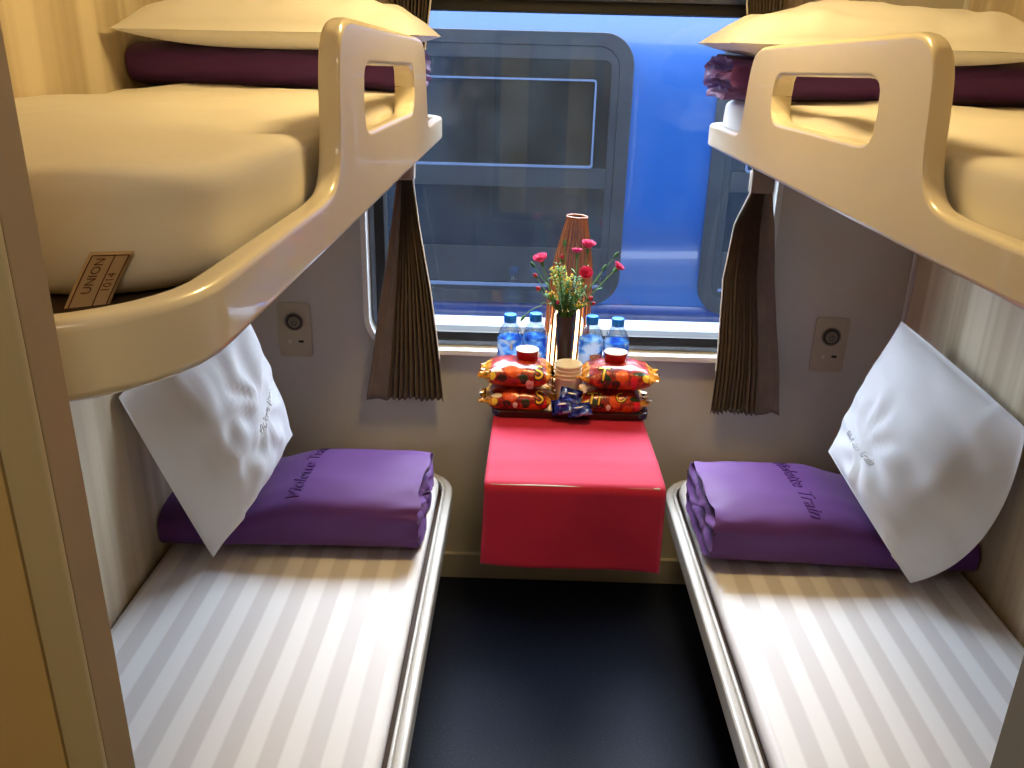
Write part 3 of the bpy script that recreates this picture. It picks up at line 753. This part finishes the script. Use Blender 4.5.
# ------------------------------------------------------------------ table
TZ = .720
tb = thing('folding_table', (.125, 1.98, .60), 'small wall table hidden under the red tablecloth', 'table')
obj('tabletop', MB().box(-.062, .312, 1.635, YB - .002, TZ - .024, TZ), M['wood'], tb, bevel=.004)
for x in (-.02, .27):
    mb = MB(); mb.prism([(YB, TZ - .024), (1.95, TZ - .024), (1.95, TZ - .05), (YB, TZ - .26)], lambda y, z: (x - .012, y, z), lambda y, z: (x + .012, y, z)); obj('bracket', mb, M['steel'], tb, bevel=.002)
def cloth():
    mb = MB(); rows = []
    # path from the wall along the top, over the front edge, down the drop
    path = [(2.325 - (2.325 - 1.650) * i / 34, TZ + .003, 0) for i in range(35)]
    path += [(1.650 - .020 * math.sin(a), TZ + .003 - .020 * (1 - math.cos(a)), 0) for a in (.4, .8, 1.2, PI / 2)]
    zt = TZ - .017; path += [(1.630 - .012 * t, zt - (zt - .526) * t, t) for t in [k / 24 for k in range(1, 25)]]
    for y, z, t in path:
        f = (2.325 - y) / .68
        xl = -.062 - .010 * min(f, 1) - .006 * t; xr = .311 + .012 * min(f, 1) + .0 * t
        row = []
        for j in range(41):
            s = j / 40; x = xl + (xr - xl) * s; dy = dz = 0
            dz = .0012 * nz(x * 8, y * 8, 3)
            dz += .0035 * math.exp(-((y - 1.735 - .02 * s + .015 * nz(s * 3, 1, 1)) / .010) ** 2) * (0 if t > 0 else 1)
            if t > 0:
                dy = -.010 * t * math.sin(s * 5 + .6) - .006 * t * nz(s * 4, t * 2, 9); dz = -.022 * t * (s - .35)
            if s > .93 and t == 0: dz -= .004 * (s - .93) / .07 * max(0, (f - .85) / .15)
            row.append((x, y + dy, z + dz))
        rows.append(row)
    return mb.grid(rows)
tag(obj('tablecloth', cloth(), M['red'], None, solid=.002, angle=60), 'red tablecloth with a deep front drop on the window table', 'tablecloth')
# tray
TY0, TY1, TX0, TX1 = 1.985, 2.300, -.072, .330
tr = thing('serving_tray', ((TX0 + TX1) / 2, (TY0 + TY1) / 2, TZ + .005), 'dark lacquer serving tray on the red tablecloth', 'tray')
z0 = TZ + .0055
mb = MB(); mb.prism(rrect(TX0 + .008, TX1 - .008, TY0 + .008, TY1 - .008, .02), lambda x, y: (x, y, z0), lambda x, y: (x, y, z0 + .004)); obj('tray_base', mb, M['tray'], tr, bevel=.001)
mb = MB(); ring(mb, rrect(TX0, TX1, TY0, TY1, .03, 6), rrect(TX0 + .009, TX1 - .009, TY0 + .009, TY1 - .009, .022, 6), lambda x, y: (x, y, z0), lambda x, y: (x, y, z0 + .019)); obj('tray_rim', mb, M['tray'], tr, bevel=.003)
ZS = z0 + .0042    # surface of the tray

# bottles
def bottle(x, y, k, label, txt):
    root = thing('water_bottle', (x, y, ZS), label, 'bottle', 'water bottles on the tray')
    c = (x, y, ZS)
    prof = [(.024, 0), (.030, .003), (.0322, .010), (.0322, .030), (.0312, .034), (.0322, .038), (.0322, .160), (.0316, .168), (.0290, .179), (.0235, .191), (.0175, .200), (.0145, .204), (.0145, .213)]
    obj('clear_body', MB().lathe(prof, c, 32, True), M['plastic'], root)
    obj('water', MB().lathe([(.022, .002), (.0295, .006), (.0305, .012), (.0305, .160), (.0300, .168), (.0285, .174)], c, 32), M['water'], root)
    lb = MB().lathe([(.0326, .055), (.0328, .056), (.0328, .163), (.0326, .164)], c, 40, False); l = obj('label_band', lb, M['label%d' % k], root)
    cap = []; n = 48; P = []
    for r, z in ((.0162, .205), (.0168, .206), (.0168, .222), (.0157, .2255), (.010, .226)):
        P.append([(x + (r + (.0005 if j % 2 and .2075 < z < .223 else 0)) * math.cos(2 * PI * j / n), y + (r + (.0005 if j % 2 and .2075 < z < .223 else 0)) * math.sin(2 * PI * j / n), ZS + z) for j in range(n)])
    mb = MB().grid(P, True); mb.f += [tuple(reversed(range(n))), tuple(range(4 * n, 5 * n))]; obj('cap', mb, M['cap'], root)
    bv = bvh_of(MB().lathe([(.0328, .05), (.0328, .16)], c, 64, False))
    d = Vector((-x, -y, 0)).normalized(); right = Vector((-d.y, d.x, 0)); 
    if txt == 'ION':
        v, f = disc(.0165, .0085); obj('label_patch', wrap(v, f, bv, (x + .014, y, ZS + .122), right, (0, 0, 1), .0003), M['whiteink'], l, smooth=False)
        v, f = text_mesh('ION', .0165, 0); obj('printing', wrap(v, f, bv, (x + .014, y, ZS + .122), right, (0, 0, 1), .0007), M['redink'], l, smooth=False)
    else:
        v, f = disc(*txt[2:]); obj('label_patch', wrap(v, f, bv, (x + txt[0], y, ZS + txt[1]), right, (0, 0, 1), .0003), M['whiteink'], l, smooth=False)
bottle(-.031, 2.135, 0, 'outer left water bottle with a blue cap, behind a red cup', (.004, .146, .003, .009))
bottle(.036, 2.150, 1, 'water bottle with a blue cap between the red cup and the vase on the left', (.006, .119, .011, .004))
bottle(.184, 2.140, 2, 'water bottle just right of the vase, red letters on its blue label', 'ION')
bottle(.250, 2.125, 3, 'outer right water bottle with a blue cap, behind a red cup', (.006, .146, .003, .009))

# snack bags
def bag(x, y, z, lx, ly, h, seed, rot, label, texts, pics):
    root = thing('snack_bag', (x, y, z), label, 'snack bag', 'red snack bags')
    R = Matrix.Rotation(rot, 3, 'Z'); c = Vector((x, y, z)); N = 36
    def S(u, v, side):
        endw = 1 - .22 * max(0, (abs(u) - .72) / .28)
        e = max(0, 1 - (abs(u) / .84) ** 3) ** .5 if abs(u) < .84 else 0
        q = max(0, 1 - abs(v) ** 3.2) ** .5
        hh = h / 2 * (e * q)
        w = .004 * (nz(u * 4 + seed, v * 3, seed) + .6 * nz(u * 9 + seed, v * 7, 2)) * (.3 + .7 * q)
        zz = h / 2 + side * (hh + max(w, -hh * .4) * (1 if e > .2 else .4))
        if abs(u) > .8: zz += .012 * nz(v * 3 + seed, u * 2, 8) + .006 * math.sin(v * 9 + seed)
        zz = max(zz, 0.0) if side < 0 else max(zz, .002)
        dx = .004 * (1 if int((v + 1) * 9) % 2 else -1) if abs(u) > .99 else 0
        return c + R @ Vector((u * lx / 2 + dx, v * ly / 2 * endw, 0)) + Vector((0, 0, min(zz, h)))
    us = [-1 + 2 * i / N for i in range(N + 1)]
    def patch(u0, u1):
        mb = MB(); uu = [u for u in us if u0 - 1e-6 <= u <= u1 + 1e-6]
        vv = [math.sin(PI / 2 * (-1 + 2 * j / 24)) for j in range(25)]
        mb.grid([[tuple(S(u, v, 1)) for v in vv] for u in uu]); mb.grid([[tuple(S(u, v, -1)) for v in reversed(vv)] for u in uu]); return mb
    k = us[5]; body = patch(k, -k)
    b = obj('wrapper', body, M['wrapper'], root, angle=70)
    for s0, s1 in ((-1, k), (-k, 1)): obj('crimped_end', patch(s0, s1), M['crimp'], root, angle=70)
    bv = bvh_of(body); right = R @ Vector((1, 0, 0)); up = Vector((0, .75, .66)); up = (R @ up)
    for px, pz, rx, rz, m in pics:
        v, f = disc(rx, rz); obj('printed_picture', wrap(v, f, bv, c + right * px + Vector((0, -ly * .36, pz)), right, up, .0008), m, b, smooth=False)
    for txt, px, pz, s, tilt in texts:
        v, f = text_mesh(txt, s * 1.0, 0, .1); 
        r2 = (right * math.cos(tilt) + up * math.sin(tilt)); u2 = (up * math.cos(tilt) - right * math.sin(tilt))
        org = c + right * px + Vector((0, -ly * .36, pz))
        v2, f2 = text_mesh(txt, s * 1.0, 0, .1, 3, 1.0, s * .06)
        obj('print_outline', wrap(v2, f2, bv, org, r2, u2, .0012), M['darkink'], b, smooth=False)  # dark printed outline behind the letters
        obj('printing', wrap(v, f, bv, org, r2, u2, .0018), M['yellowink'], b, smooth=False)
    return root
BL, BW, BH = .196, .125, .066
gl = [(-.030, .016, .012, .006, M['darkink']), (.040, .008, .012, .005, M['orangefoil']), (-.062, .022, .009, .008, M['yellowink']), (.064, .020, .008, .009, M['redink']), (-.008, .012, .006, .005, M['lid']), (-.02, .046, .020, .017, M['orangefoil']), (.018, .018, .011, .009, M['greenfoil']), (-.055, .045, .014, .007, M['lid'])]
bag(-.004, 2.048, ZS, BL, BW, BH, 3, .02, 'lower red snack bag of the left pair on the tray', [('S', .052, .040, .052, .15)], gl)
bag(-.006, 2.050, ZS + BH, BL, BW, BH, 9, -.02, 'upper red snack bag of the left pair, carrying a red cup', [('S', .050, .042, .054, .2)], [(-.040, .018, .013, .007, M['darkink']), (.030, .006, .010, .005, M['lid']), (-.066, .024, .010, .009, M['yellowink']), (-.012, .048, .022, .018, M['orangefoil']), (.014, .018, .011, .009, M['greenfoil']), (-.055, .046, .014, .007, M['lid'])])
gr = [(-.030, .016, .012, .006, M['darkink']), (.040, .008, .012, .005, M['orangefoil']), (-.062, .022, .009, .008, M['yellowink']), (.064, .020, .008, .009, M['redink']), (-.008, .012, .006, .005, M['lid']), (.062, .040, .016, .006, M['greenfoil']), (.010, .035, .016, .016, M['orangefoil']), (-.045, .022, .013, .012, M['greenfoil'])]
bag(.232, 2.048, ZS, BL + .004, BW, BH, 15, .03, 'lower red snack bag of the right pair, blue packets in front', [('Ti', -.046, .042, .046, -.1), ('C', .022, .044, .036, .5)], gr)
bag(.250, 2.050, ZS + BH, BL + .012, BW, BH, 22, -.03, 'upper red snack bag of the right pair, carrying a red cup', [('T', -.042, .040, .050, -.05)], [(-.010, .010, .012, .006, M['darkink']), (.068, .030, .012, .010, M['yellowink']), (.036, .018, .009, .012, M['redink']), (.050, .046, .018, .006, M['greenfoil']), (.005, .034, .016, .016, M['orangefoil']), (-.035, .018, .013, .013, M['greenfoil'])])
# red cups standing on the bags
for x, y, lb in ((.016, 2.064, 'red dessert cup with a pale lid on the left snack bags'), (.243, 2.064, 'red dessert cup with a pale lid on the right snack bags')):
    zc = ZS + 2 * BH - .004
    root = thing('dessert_cup', (x, y, zc), lb, 'cup', 'red dessert cups')
    obj('cup_body', MB().lathe([(.0265, 0), (.028, .002), (.0288, .024), (.0292, .026)], (x, y, zc), 32), M['redcup'], root)
    obj('lid', MB().lathe([(.0292, .0255), (.0298, .0266), (.0292, .0278), (.027, .028)], (x, y, zc), 32), M['lid'], root)
# nested paper cups
for k, lb in enumerate(('lowest of the nested cream paper cups, its tapered side in view', 'second paper cup from the bottom of the nested stack', 'third paper cup from the bottom of the nested stack', 'topmost paper cup of the nested cream stack')):
    zc = ZS + .038 + (.0105 * k) if k else ZS
    prof = [(.024, zc + .0), (.0255, zc + .001)]
    zb = ZS + .0005 + (.0105 * k); h = .098
    P = [(.0245, zb), (.0330, zb + h - .004), (.0355, zb + h - .0045), (.0362, zb + h - .002), (.0350, zb + h), (.0328, zb + h - .002), (.0243, zb + .008), (.001, zb + .008)]
    q = MB().lathe(P, (.121, 2.035, 0), 40, False); q.f.append(tuple(range(40)))
    q.f.append(tuple(reversed(range(7 * 40, 8 * 40))))
    tag(obj('paper_cup', q, M['cup'], None, angle=50), lb, 'cup', 'nested paper cups')
# blue foil packets leaning in front of the cups
def packet(cx, cy, cz, w, h, right, up, seed, label):
    right, up = Vector(right).normalized(), Vector(up); up = (up - right * up.dot(right)).normalized(); n = right.cross(up); c = Vector((cx, cy, cz)); N = 16
    root = thing('foil_packet', (cx, cy, cz - h / 2), label, 'packet', 'blue foil packets')
    def S(u, v, s):
        e = max(0, 1 - (abs(u) / .8) ** 3) * max(0, 1 - abs(v) ** 3)
        d = .008 * e ** .5 * s + .008 * nz(u * 2 + seed, v * 2, seed) + .0045 * nz(u * 8, v * 8 + seed, s)
        return tuple(c + right * u * w / 2 + up * v * h / 2 + n * d)
    us = [-1 + 2 * i / N for i in range(N + 1)]
    mb = MB().grid([[S(u, v, 1) for u in us] for v in us]).grid([[S(u, v, -1) for u in reversed(us)] for v in us])
    mb.v = [(p[0], p[1], max(p[2], TZ + .0255)) for p in mb.v]
    w_ = obj('wrapper', mb, M['foil'], root, angle=50)
    v, f = disc(w * .2, h * .05); obj('printed_patch', wrap(v, f, bvh_of(mb), c + up * h * .12, right, up, .0006), M['whiteink'], w_, smooth=False)
packet(.128, 1.985, .790, .058, .040, (.95, .1, -.25), (.1, .55, .8), 4, 'topmost blue foil packet leaning on the paper cups')
packet(.108, 1.968, .768, .056, .038, (.95, -.1, .2), (-.1, .5, .8), 12, 'blue foil packet low at the left of the small heap')
packet(.150, 1.962, .762, .060, .034, (.97, .05, .2), (0, .6, .7), 19, 'darker blue foil packet low at the right of the small heap')

# slatted lamp
LX, LY = .117, 2.236
lamp = thing('slatted_lamp', (LX, LY, ZS), 'tall tapering copper slatted lamp behind the vase, lit inside', 'lamp')
LP = [(.0570, .004), (.0595, .06), (.0605, .14), (.0600, .21), (.0570, .28), (.0500, .35), (.0395, .405), (.0285, .452), (.0262, .467)]
def lr(z): return float(np.interp(z, [q[1] for q in LP], [q[0] for q in LP]))
NS = 24
for k in range(NS):
    a = 2 * PI * k / NS; rows = []
    for i in range(27):
        z = .004 + .462 * i / 26; r = lr(z); hw = (.0023 + .0005 * math.sin(z * 9)) * (r / .06) ** .8
        ca, sa = math.cos(a), math.sin(a)
        rows.append([(LX + (r + d) * ca - t * sa, LY + (r + d) * sa + t * ca, ZS + z) for d, t in ((-.0012, -hw), (.0012, -hw), (.0012, hw), (-.0012, hw))])
    mb = MB().grid(rows, True); n = len(rows) * 4; mb.f += [(3, 2, 1, 0), (n - 4, n - 3, n - 2, n - 1)]
    obj('slat', mb, M['copper'], lamp, smooth=False)
for nm, z, r in (('base_ring', .004, .0575), ('top_ring', .467, .0268)):
    obj(nm, MB().tube([(LX + r * math.cos(2 * PI * j / 40), LY + r * math.sin(2 * PI * j / 40), ZS + z) for j in range(41)], .0026 if r < .04 else .0038, 8, False), M['copper'], lamp)
obj('glowing_inner_shade', MB().lathe([(.030, .014), (.044, .02), (.0485, .06), (.0485, .14), (.040, .19), (.026, .22), (.006, .228)], (LX, LY, ZS), 20), M['bulb'], lamp)
lamp.rotation_euler = (0, .042, 0)
obj('bulb_holder', MB().lathe([(.03, 0), (.03, .006), (.012, .010), (.011, .03)], (LX, LY, ZS), 20), M['black'], lamp)

# vase and flowers
VX, VY = .114, 2.125
VH = .232
vs = MB().lathe([(.0235, 0), (.0250, .003), (.0225, .03), (.0188, .08), (.0198, .13), (.0245, .19), (.0268, VH - .003), (.0262, VH), (.0245, VH - .003), (.0215, .18), (.0165, .12), (.0165, .05), (.002, .03)], (VX, VY, ZS), 36)
tag(obj('vase', vs, M['vase'], None, angle=60), 'dark brown flared vase holding the flowers on the tray', 'vase')
f_, cx_, cy_ = 848., 512., 384.
def cvec(u, v): return Vector((u - cx_, -(v - cy_), -f_))
Yv = cvec(530, 52).normalized(); Zv = -cvec(455, 2631).normalized(); Zv = (Zv - Yv * Zv.dot(Yv)).normalized(); Xv = Yv.cross(Zv)
def at_y(u, v, y):
    c = cvec(u, v); r = Vector((Xv.dot(c), Yv.dot(c), Zv.dot(c))); r = r * (y / r.y); return Vector((r.x, r.y, r.z + ZC))
ZV = ZS + VH
def bez(p0, p1, p2, n=12): return [p0 * (1 - t) ** 2 + p1 * 2 * t * (1 - t) + p2 * t * t for t in [i / n for i in range(n + 1)]]
def stem_to(tip, k, bend=.0):
    a = k * 2.399; root_ = Vector((VX + .012 * math.cos(a), VY + .012 * math.sin(a), ZS + .12)); rim = Vector((VX + .55 * .0245 * math.copysign(1, tip.x - VX) * min(1, abs(tip.x - VX) / .05), VY + .010 * math.sin(a), ZV))
    mid = rim + (tip - rim) * .5 + Vector((bend, 0, .012)); return [root_] + bez(rim, mid, tip)
def leaf_on(mb, p, d, L, w, up=Vector((0, 0, 1))):
    d = d.normalized(); s = d.cross(up); s = s.normalized() if s.length > .01 else Vector((1, 0, 0)); n = s.cross(d)
    rows = []
    for i in range(6):
        t = i / 5; hw = w * math.sin(PI * min(.98, t * .9 + .06)) ** .8; q = p + d * L * t - up * L * .25 * t * t
        rows.append([tuple(q - s * hw + n * hw * .3), tuple(q), tuple(q + s * hw + n * hw * .3)])
    mb.grid(rows)
def ruffled(c, axis, r, seed, petals=(5, 7, 9)):
    """carnation head: layered frilled petals"""
    axis = axis.normalized(); s = axis.orthogonal().normalized(); t = axis.cross(s); mb = MB()
    for li, n in enumerate(petals):
        k = (li + 1) / len(petals); tilt = math.radians(8 + 46 * k)
        for j in range(n):
            a = 2 * PI * (j + .5 * li) / n + seed; rad = s * math.cos(a) + t * math.sin(a); tan = axis.cross(rad); rows = []
            for i in range(5):
                q = i / 4; L = r * (.55 + .5 * k) * q; ctr = c + rad * L * math.sin(tilt) + axis * (L * math.cos(tilt) * 1.35)
                hw = r * .42 * (.25 + .9 * q); row = []
                for m in range(7):
                    w = (m - 3) / 3; fr = .10 * r * q * math.sin(w * 9 + j + seed * 5) + (.12 * r * q * (1 if m % 2 else -1) * (q > .9))
                    row.append(tuple(ctr + tan * hw * w + axis * fr - rad * hw * .25 * w * w))
                rows.append(row)
            mb.grid(rows)
    return mb
blooms = [((542.5, 260), 'pink carnation leaning furthest left in the vase', .021), ((587.5, 246.5), 'tallest pink carnation at the top of the bouquet', .021), ((577, 251.6), 'small pink carnation just below the tallest one', .015),
          ((585, 271), 'pink carnation facing front in the middle of the bouquet', .020), ((614.3, 266), 'pink carnation leaning furthest right in the vase', .017)]
for k, ((u, v), lb, r) in enumerate(blooms):
    tip = at_y(u, v + 5, VY - .02 + .012 * (k % 3)); pts = stem_to(tip, k, .01 * (-1 if tip.x < VX else 1))
    root = thing('pink_carnation', tip, lb, 'flower', 'flowers in the vase'); root.location = (VX, VY, ZV)
    obj('stem', MB().tube(pts, .0016, 7), M['stem'], root)
    ax = (pts[-1] - pts[-3]).normalized()
    if k == 3: ax = Vector((.05, -.75, .6)).normalized()
    obj('bloom', ruffled(tip + ax * .006, ax, r, k * 1.3), M['pink'], root, angle=80, solid=.0006)
    obj('calyx', MB().tube([tip - ax * .006, tip, tip + ax * .008, tip + ax * .012], [.0022, .0045, .0052, .0045], 10), M['leafd'], root)
    lf = MB()
    for i in (5, 7, 9): leaf_on(lf, pts[i], Vector((math.cos(i * 2.1 + k), math.sin(i * 2.1 + k) * .5, .7)), .026, .0022)
    obj('leaf', lf, M['stem'], root, angle=60, solid=.0005)
buds = [((535.5, 275.7), 'crimson bud at the left edge of the bouquet, the higher of two', .0055), ((538.6, 289), 'crimson bud at the left edge of the bouquet, the lower of two', .0065), ((551.6, 295), 'crimson bud low left above the vase rim', .005),
        ((562, 258), 'crimson bud high in front of the slatted lamp', .006), ((557.8, 302.5), 'crimson bud lowest left by the vase rim', .005), ((590, 299), 'crimson bud low right above the bottles, the larger of two', .0065), ((593, 303.5), 'crimson bud lowest right, the smaller of two', .005)]
for k, ((u, v), lb, r) in enumerate(buds):
    tip = at_y(u, v, VY - .03 + .008 * (k % 4)); pts = stem_to(tip, k + 5, .008 * (-1 if tip.x < VX else 1))
    root = thing('carnation_bud', (VX, VY, ZV), lb, 'flower bud', 'flower buds in the vase')
    obj('stem', MB().tube(pts, .0011, 6), M['stem'], root); ax = (pts[-1] - pts[-2]).normalized()
    obj('bud', MB().tube([tip - ax * r, tip - ax * r * .3, tip + ax * r * .6, tip + ax * r * 1.5], [r * .5, r, r * .95, r * .3], 10), M['bud'], root)
    obj('calyx', MB().tube([tip - ax * r * 1.6, tip - ax * r * .9, tip - ax * r * .1], [r * .35, r * .85, r * 1.06], 10), M['leafd'], root)
greens = [((532.8, 264.7), 'green closed bud on a long stem at the far left', 0), ((564.5, 243), 'green closed bud standing highest in the middle', 0), ((604, 268), 'green closed bud right of the front carnation', 0), ((616, 255), 'green closed bud at the far right above a pink carnation', 0), ((522.8, 318), 'drooping closed bud hanging beside the left bottles', 1)]
for k, ((u, v), lb, droop) in enumerate(greens):
    tip = at_y(u, v, VY - .01 - .02 * droop); root = thing('closed_bud', (VX, VY, ZV), lb, 'flower bud', 'green buds in the vase')
    if droop:
        a = at_y(541, 306, VY - .02); pts = [Vector((VX - .012, VY, ZS + .14)), Vector((VX - .014, VY, ZV + .002))] + bez(Vector((VX - .022, VY - .004, ZV + .012)), a + Vector((.0, 0, .022)), a, 6) + bez(a, at_y(529, 309, VY - .03), tip, 8)[1:]
    else: pts = stem_to(tip, k + 11, .004)
    obj('stem', MB().tube(pts, .0011, 6), M['stem'], root); ax = (pts[-1] - pts[-2]).normalized()
    obj('bud', MB().tube([tip - ax * .009, tip - ax * .004, tip + ax * .004, tip + ax * .010], [.0018, .0042, .0038, .0012], 9), M['leafd'], root)
random.seed(21)
for k in range(13):
    u = 548 + 36 * k / 12 + random.uniform(-3, 3); v = 268 + abs(u - 563) * .9 + random.uniform(-8, 22)
    tip = at_y(u, v, VY - .035 + random.uniform(0, .06)); pts = stem_to(tip, k + 20)
    root = thing('filler_sprig', (VX, VY, ZV), 'yellow green filler sprig among the carnations in the vase', 'foliage', 'filler sprigs in the vase')
    obj('stem', MB().tube(pts, .0009, 5), M['leaf'], root)
    lf = MB(); fl = MB()
    for i in range(2, len(pts)):
        for q in range(3):
            a = i * 2.4 + q * 2.1 + k; d = Vector((math.cos(a), math.sin(a), .8)); leaf_on(lf, pts[i], d, random.uniform(.012, .020), .0024)
            if i > 6 and q < 2: 
                e = pts[i] + d.normalized() * .011; fl.lathe([(.0006, 0), (.0026, .001), (.0030, .003), (.0012, .0045)], tuple(e), 6)
    obj('leaf', lf, M['leaf'] if k % 3 else M['leafd'], root, angle=60, solid=.0004); 
    if k % 3: obj('floret', fl, M['yellow'], root)
for k in range(7):
    a = k * 2 * PI / 7; tip = Vector((VX + .036 * math.cos(a), VY + .030 * math.sin(a), ZV + .018 + .02 * (k % 3)))
    root = thing('leaf_sprig', (VX, VY, ZV), 'deep green leaf sprig at the rim of the vase', 'foliage', 'leaf sprigs in the vase')
    pts = stem_to(tip, k + 40); obj('stem', MB().tube(pts, .001, 5), M['stem'], root); lf = MB()
    for i in range(3, len(pts)):
        for q in (-1, 1): leaf_on(lf, pts[i], Vector((math.cos(a + q), math.sin(a + q), .75)), .024, .0042)
    obj('leaf', lf, M['leafd'], root, angle=60, solid=.0005)

# ------------------------------------------------------------------ ceiling lamp (above the frame)
cl = thing('ceiling_lamp', (CX, 1.58, ZT - .03), 'shallow round ceiling lamp over the aisle', 'lamp')
obj('lamp_body', MB().lathe([(.16, -.006), (.165, .01), (.165, .03)], (CX, 1.58, ZT - .03), 40), M['whiteplastic'], cl)
obj('diffuser', MB().lathe([(.06, -.030), (.12, -.022), (.148, -.006)], (CX, 1.58, ZT - .03), 40), M['diffuser'], cl)

# ------------------------------------------------------------------ outside: the next train, ballast
struct('ground', MB().box(-12, 12, YB + .1, 14, -1.25, -1.15), M['ground'], smooth=False)
YT = 3.5
carr = thing('train_carriage', (.2, YT, -1.15), 'blue railway carriage standing on the next track outside the window', 'train')
# side: lower skirt, band, blue body that leans in towards the roof
def sideprof(pr, m, nm, solid=.03):
    mb = MB(); rows = [[(x, y + solid / 2 + .001, z) for x in (-7, 7)] for y, z in pr] 
    v = MB().grid(rows); return obj(nm, v, m, carr, solid=solid, angle=40)
sideprof([(YT, .585), (YT, 1.0), (YT, 1.42), (YT + .004, 1.50), (YT + .014, 1.57), (YT + .033, 1.64), (YT + .060, 1.71), (YT + .105, 1.80), (YT + .18, 1.92), (YT + .30, 2.05), (YT + .50, 2.18)], M['trainblue'], 'body_side')
sideprof([(YT - .004, .53), (YT - .004, .60)], M['trainlow'], 'lower_band')
sideprof([(YT - .006, -.2), (YT - .006, .535)], M['trainwhite'], 'white_stripe')
sideprof([(YT, -.85), (YT, -.2)], M['trainlow'], 'skirt')
sideprof([(YT + .5, 2.22), (YT + 1.3, 2.32), (YT + 2.8, 2.25)], M['roof'], 'roof')
def carwin(x0, x1, z0, z1):
    ot = rrect(x0, x1, z0, z1, .12, 10); n1 = rrect(x0 + .055, x1 - .055, z0 + .055, z1 - .05, .085, 10); n2 = rrect(x0 + .085, x1 - .085, z0 + .085, z1 - .10, .03, 10); n3 = rrect(x0 + .093, x1 - .093, z0 + .093, z1 - .108, .026, 10)
    mb = MB(); ring(mb, ot, n1, fy(YT - .012), fy(YT + .07)); w = obj('carriage_window', mb, M['trainframe'], carr, bevel=.004)
    mb = MB(); ring(mb, n1, n2, fy(YT - .008), fy(YT + .02)); obj('inner_frame', mb, M['trainframe'], w, bevel=.003)
    zt = 1.172
    mb = MB(); ring(mb, rrect(x0 + .14, x1 - .085 - .055, zt - .006, z1 - .17, .012, 10), rrect(x0 + .147, x1 - .147, zt + .003, z1 - .177, .009, 10), fy(YT - .014), fy(YT + .01)); obj('sash_edge', mb, M['trainedge'], w)
    mb = MB(); mb.prism(n2, fy(YT - .002), fy(YT + .012)); obj('window_glass', mb, M['traindark'], w, smooth=False)
    mb = MB().box(x0 + .085, x1 - .085, YT - .012, YT, zt - .085, zt - .006); obj('transom', mb, M['trainframe'], w, bevel=.003)
    mb = MB().box(x0 + .085, x1 - .085, YT - .012, YT, .672, .686); obj('ledge', mb, M['trainedge'], w, bevel=.002)
    mb = MB().box(x0 + .085, x1 - .085, YT - .008, YT, .69, .84); obj('lower_panel', mb, M['trainframe'], w, bevel=.002)
carwin(-.98, .403, .600, 1.672)
carwin(.735, 2.1, .575, 1.672)

# ------------------------------------------------------------------ light
def area(name, loc, rot, sx, sy, power, col, portal=False, spread=PI):
    l = bpy.data.lights.new(name, 'AREA'); l.shape = 'RECTANGLE'; l.size = sx; l.size_y = sy; l.energy = power; l.color = col
    o = bpy.data.objects.new(name, l); COL.objects.link(o); o.location = loc; o.rotation_euler = rot
    if portal: l.cycles.is_portal = True
    l.spread = spread
    return o
w = bpy.data.worlds.new('sky'); sc.world = w; w.use_nodes = True
bg = w.node_tree.nodes['Background']; bg.inputs['Color'].default_value = (.78, .89, 1, 1); bg.inputs['Strength'].default_value = 1
wn = w.node_tree.nodes; tcw = wn.new('ShaderNodeTexCoord'); sp_ = wn.new('ShaderNodeSeparateXYZ'); mrw = wn.new('ShaderNodeMapRange')
mrw.inputs[1].default_value = -.05; mrw.inputs[2].default_value = .35; mrw.inputs[3].default_value = 12; mrw.inputs[4].default_value = 31
w.node_tree.links.new(tcw.outputs['Generated'], sp_.inputs[0]); w.node_tree.links.new(sp_.outputs['Y'], mrw.inputs[0]); w.node_tree.links.new(mrw.outputs[0], bg.inputs['Strength'])
area('corridor_portal', ((KX0 + KX1) / 2, -.70, (KZ0 + KZ1) / 2), (PI / 2, 0, 0), KX1 - KX0, KZ1 - KZ0, 1, (1, 1, 1), True)
area('window_portal', (CX, YB + .09, (WZ0 + WZ1) / 2), (-PI / 2, 0, 0), WX1 - WX0, WZ1 - WZ0, 1, (1, 1, 1), True)
s = bpy.data.lights.new('daylight', 'SUN'); s.energy = 7; s.angle = math.radians(30); s.color = (.88, .94, 1)
so = bpy.data.objects.new('daylight', s); COL.objects.link(so); so.location = (0, 4, 5)
so.rotation_euler = Vector((.02, -math.cos(math.radians(50)), -math.sin(math.radians(50)))).to_track_quat('-Z', 'Y').to_euler()
pt = bpy.data.lights.new('ceiling_lamp_light', 'AREA'); pt.shape = 'DISK'; pt.size = .3; pt.energy = 16.5; pt.color = (1, .69, .27)
po = bpy.data.objects.new('ceiling_lamp_light', pt); COL.objects.link(po); po.location = (CX, 1.58, ZT - .075)
area('corridor_light', (.1, -.15, ZT - .03), (0, 0, 0), .5, .3, 4.6, (1, .84, .60))

# ------------------------------------------------------------------ camera
cam = bpy.data.cameras.new('camera'); co = bpy.data.objects.new('camera', cam); COL.objects.link(co); sc.camera = co
cam.sensor_width = 36; cam.lens = f_ * 36 / 1024; cam.clip_start = .02
R = Matrix((Xv, Yv, Zv)); co.matrix_world = Matrix.Translation((0, 0, ZC)) @ R.to_4x4()

vs_ = sc.view_settings; vs_.view_transform = 'Standard'; vs_.look = 'None'; vs_.gamma = 1; vs_.use_curve_mapping = False; vs_.exposure = -0.27
sc.cycles.use_denoising = True
sc.cycles.max_bounces = 10; sc.cycles.diffuse_bounces = 5; sc.cycles.transparent_max_bounces = 16
sc.cycles.caustics_reflective = False; sc.cycles.caustics_refractive = False
sc.cycles.sample_clamp_indirect = 8
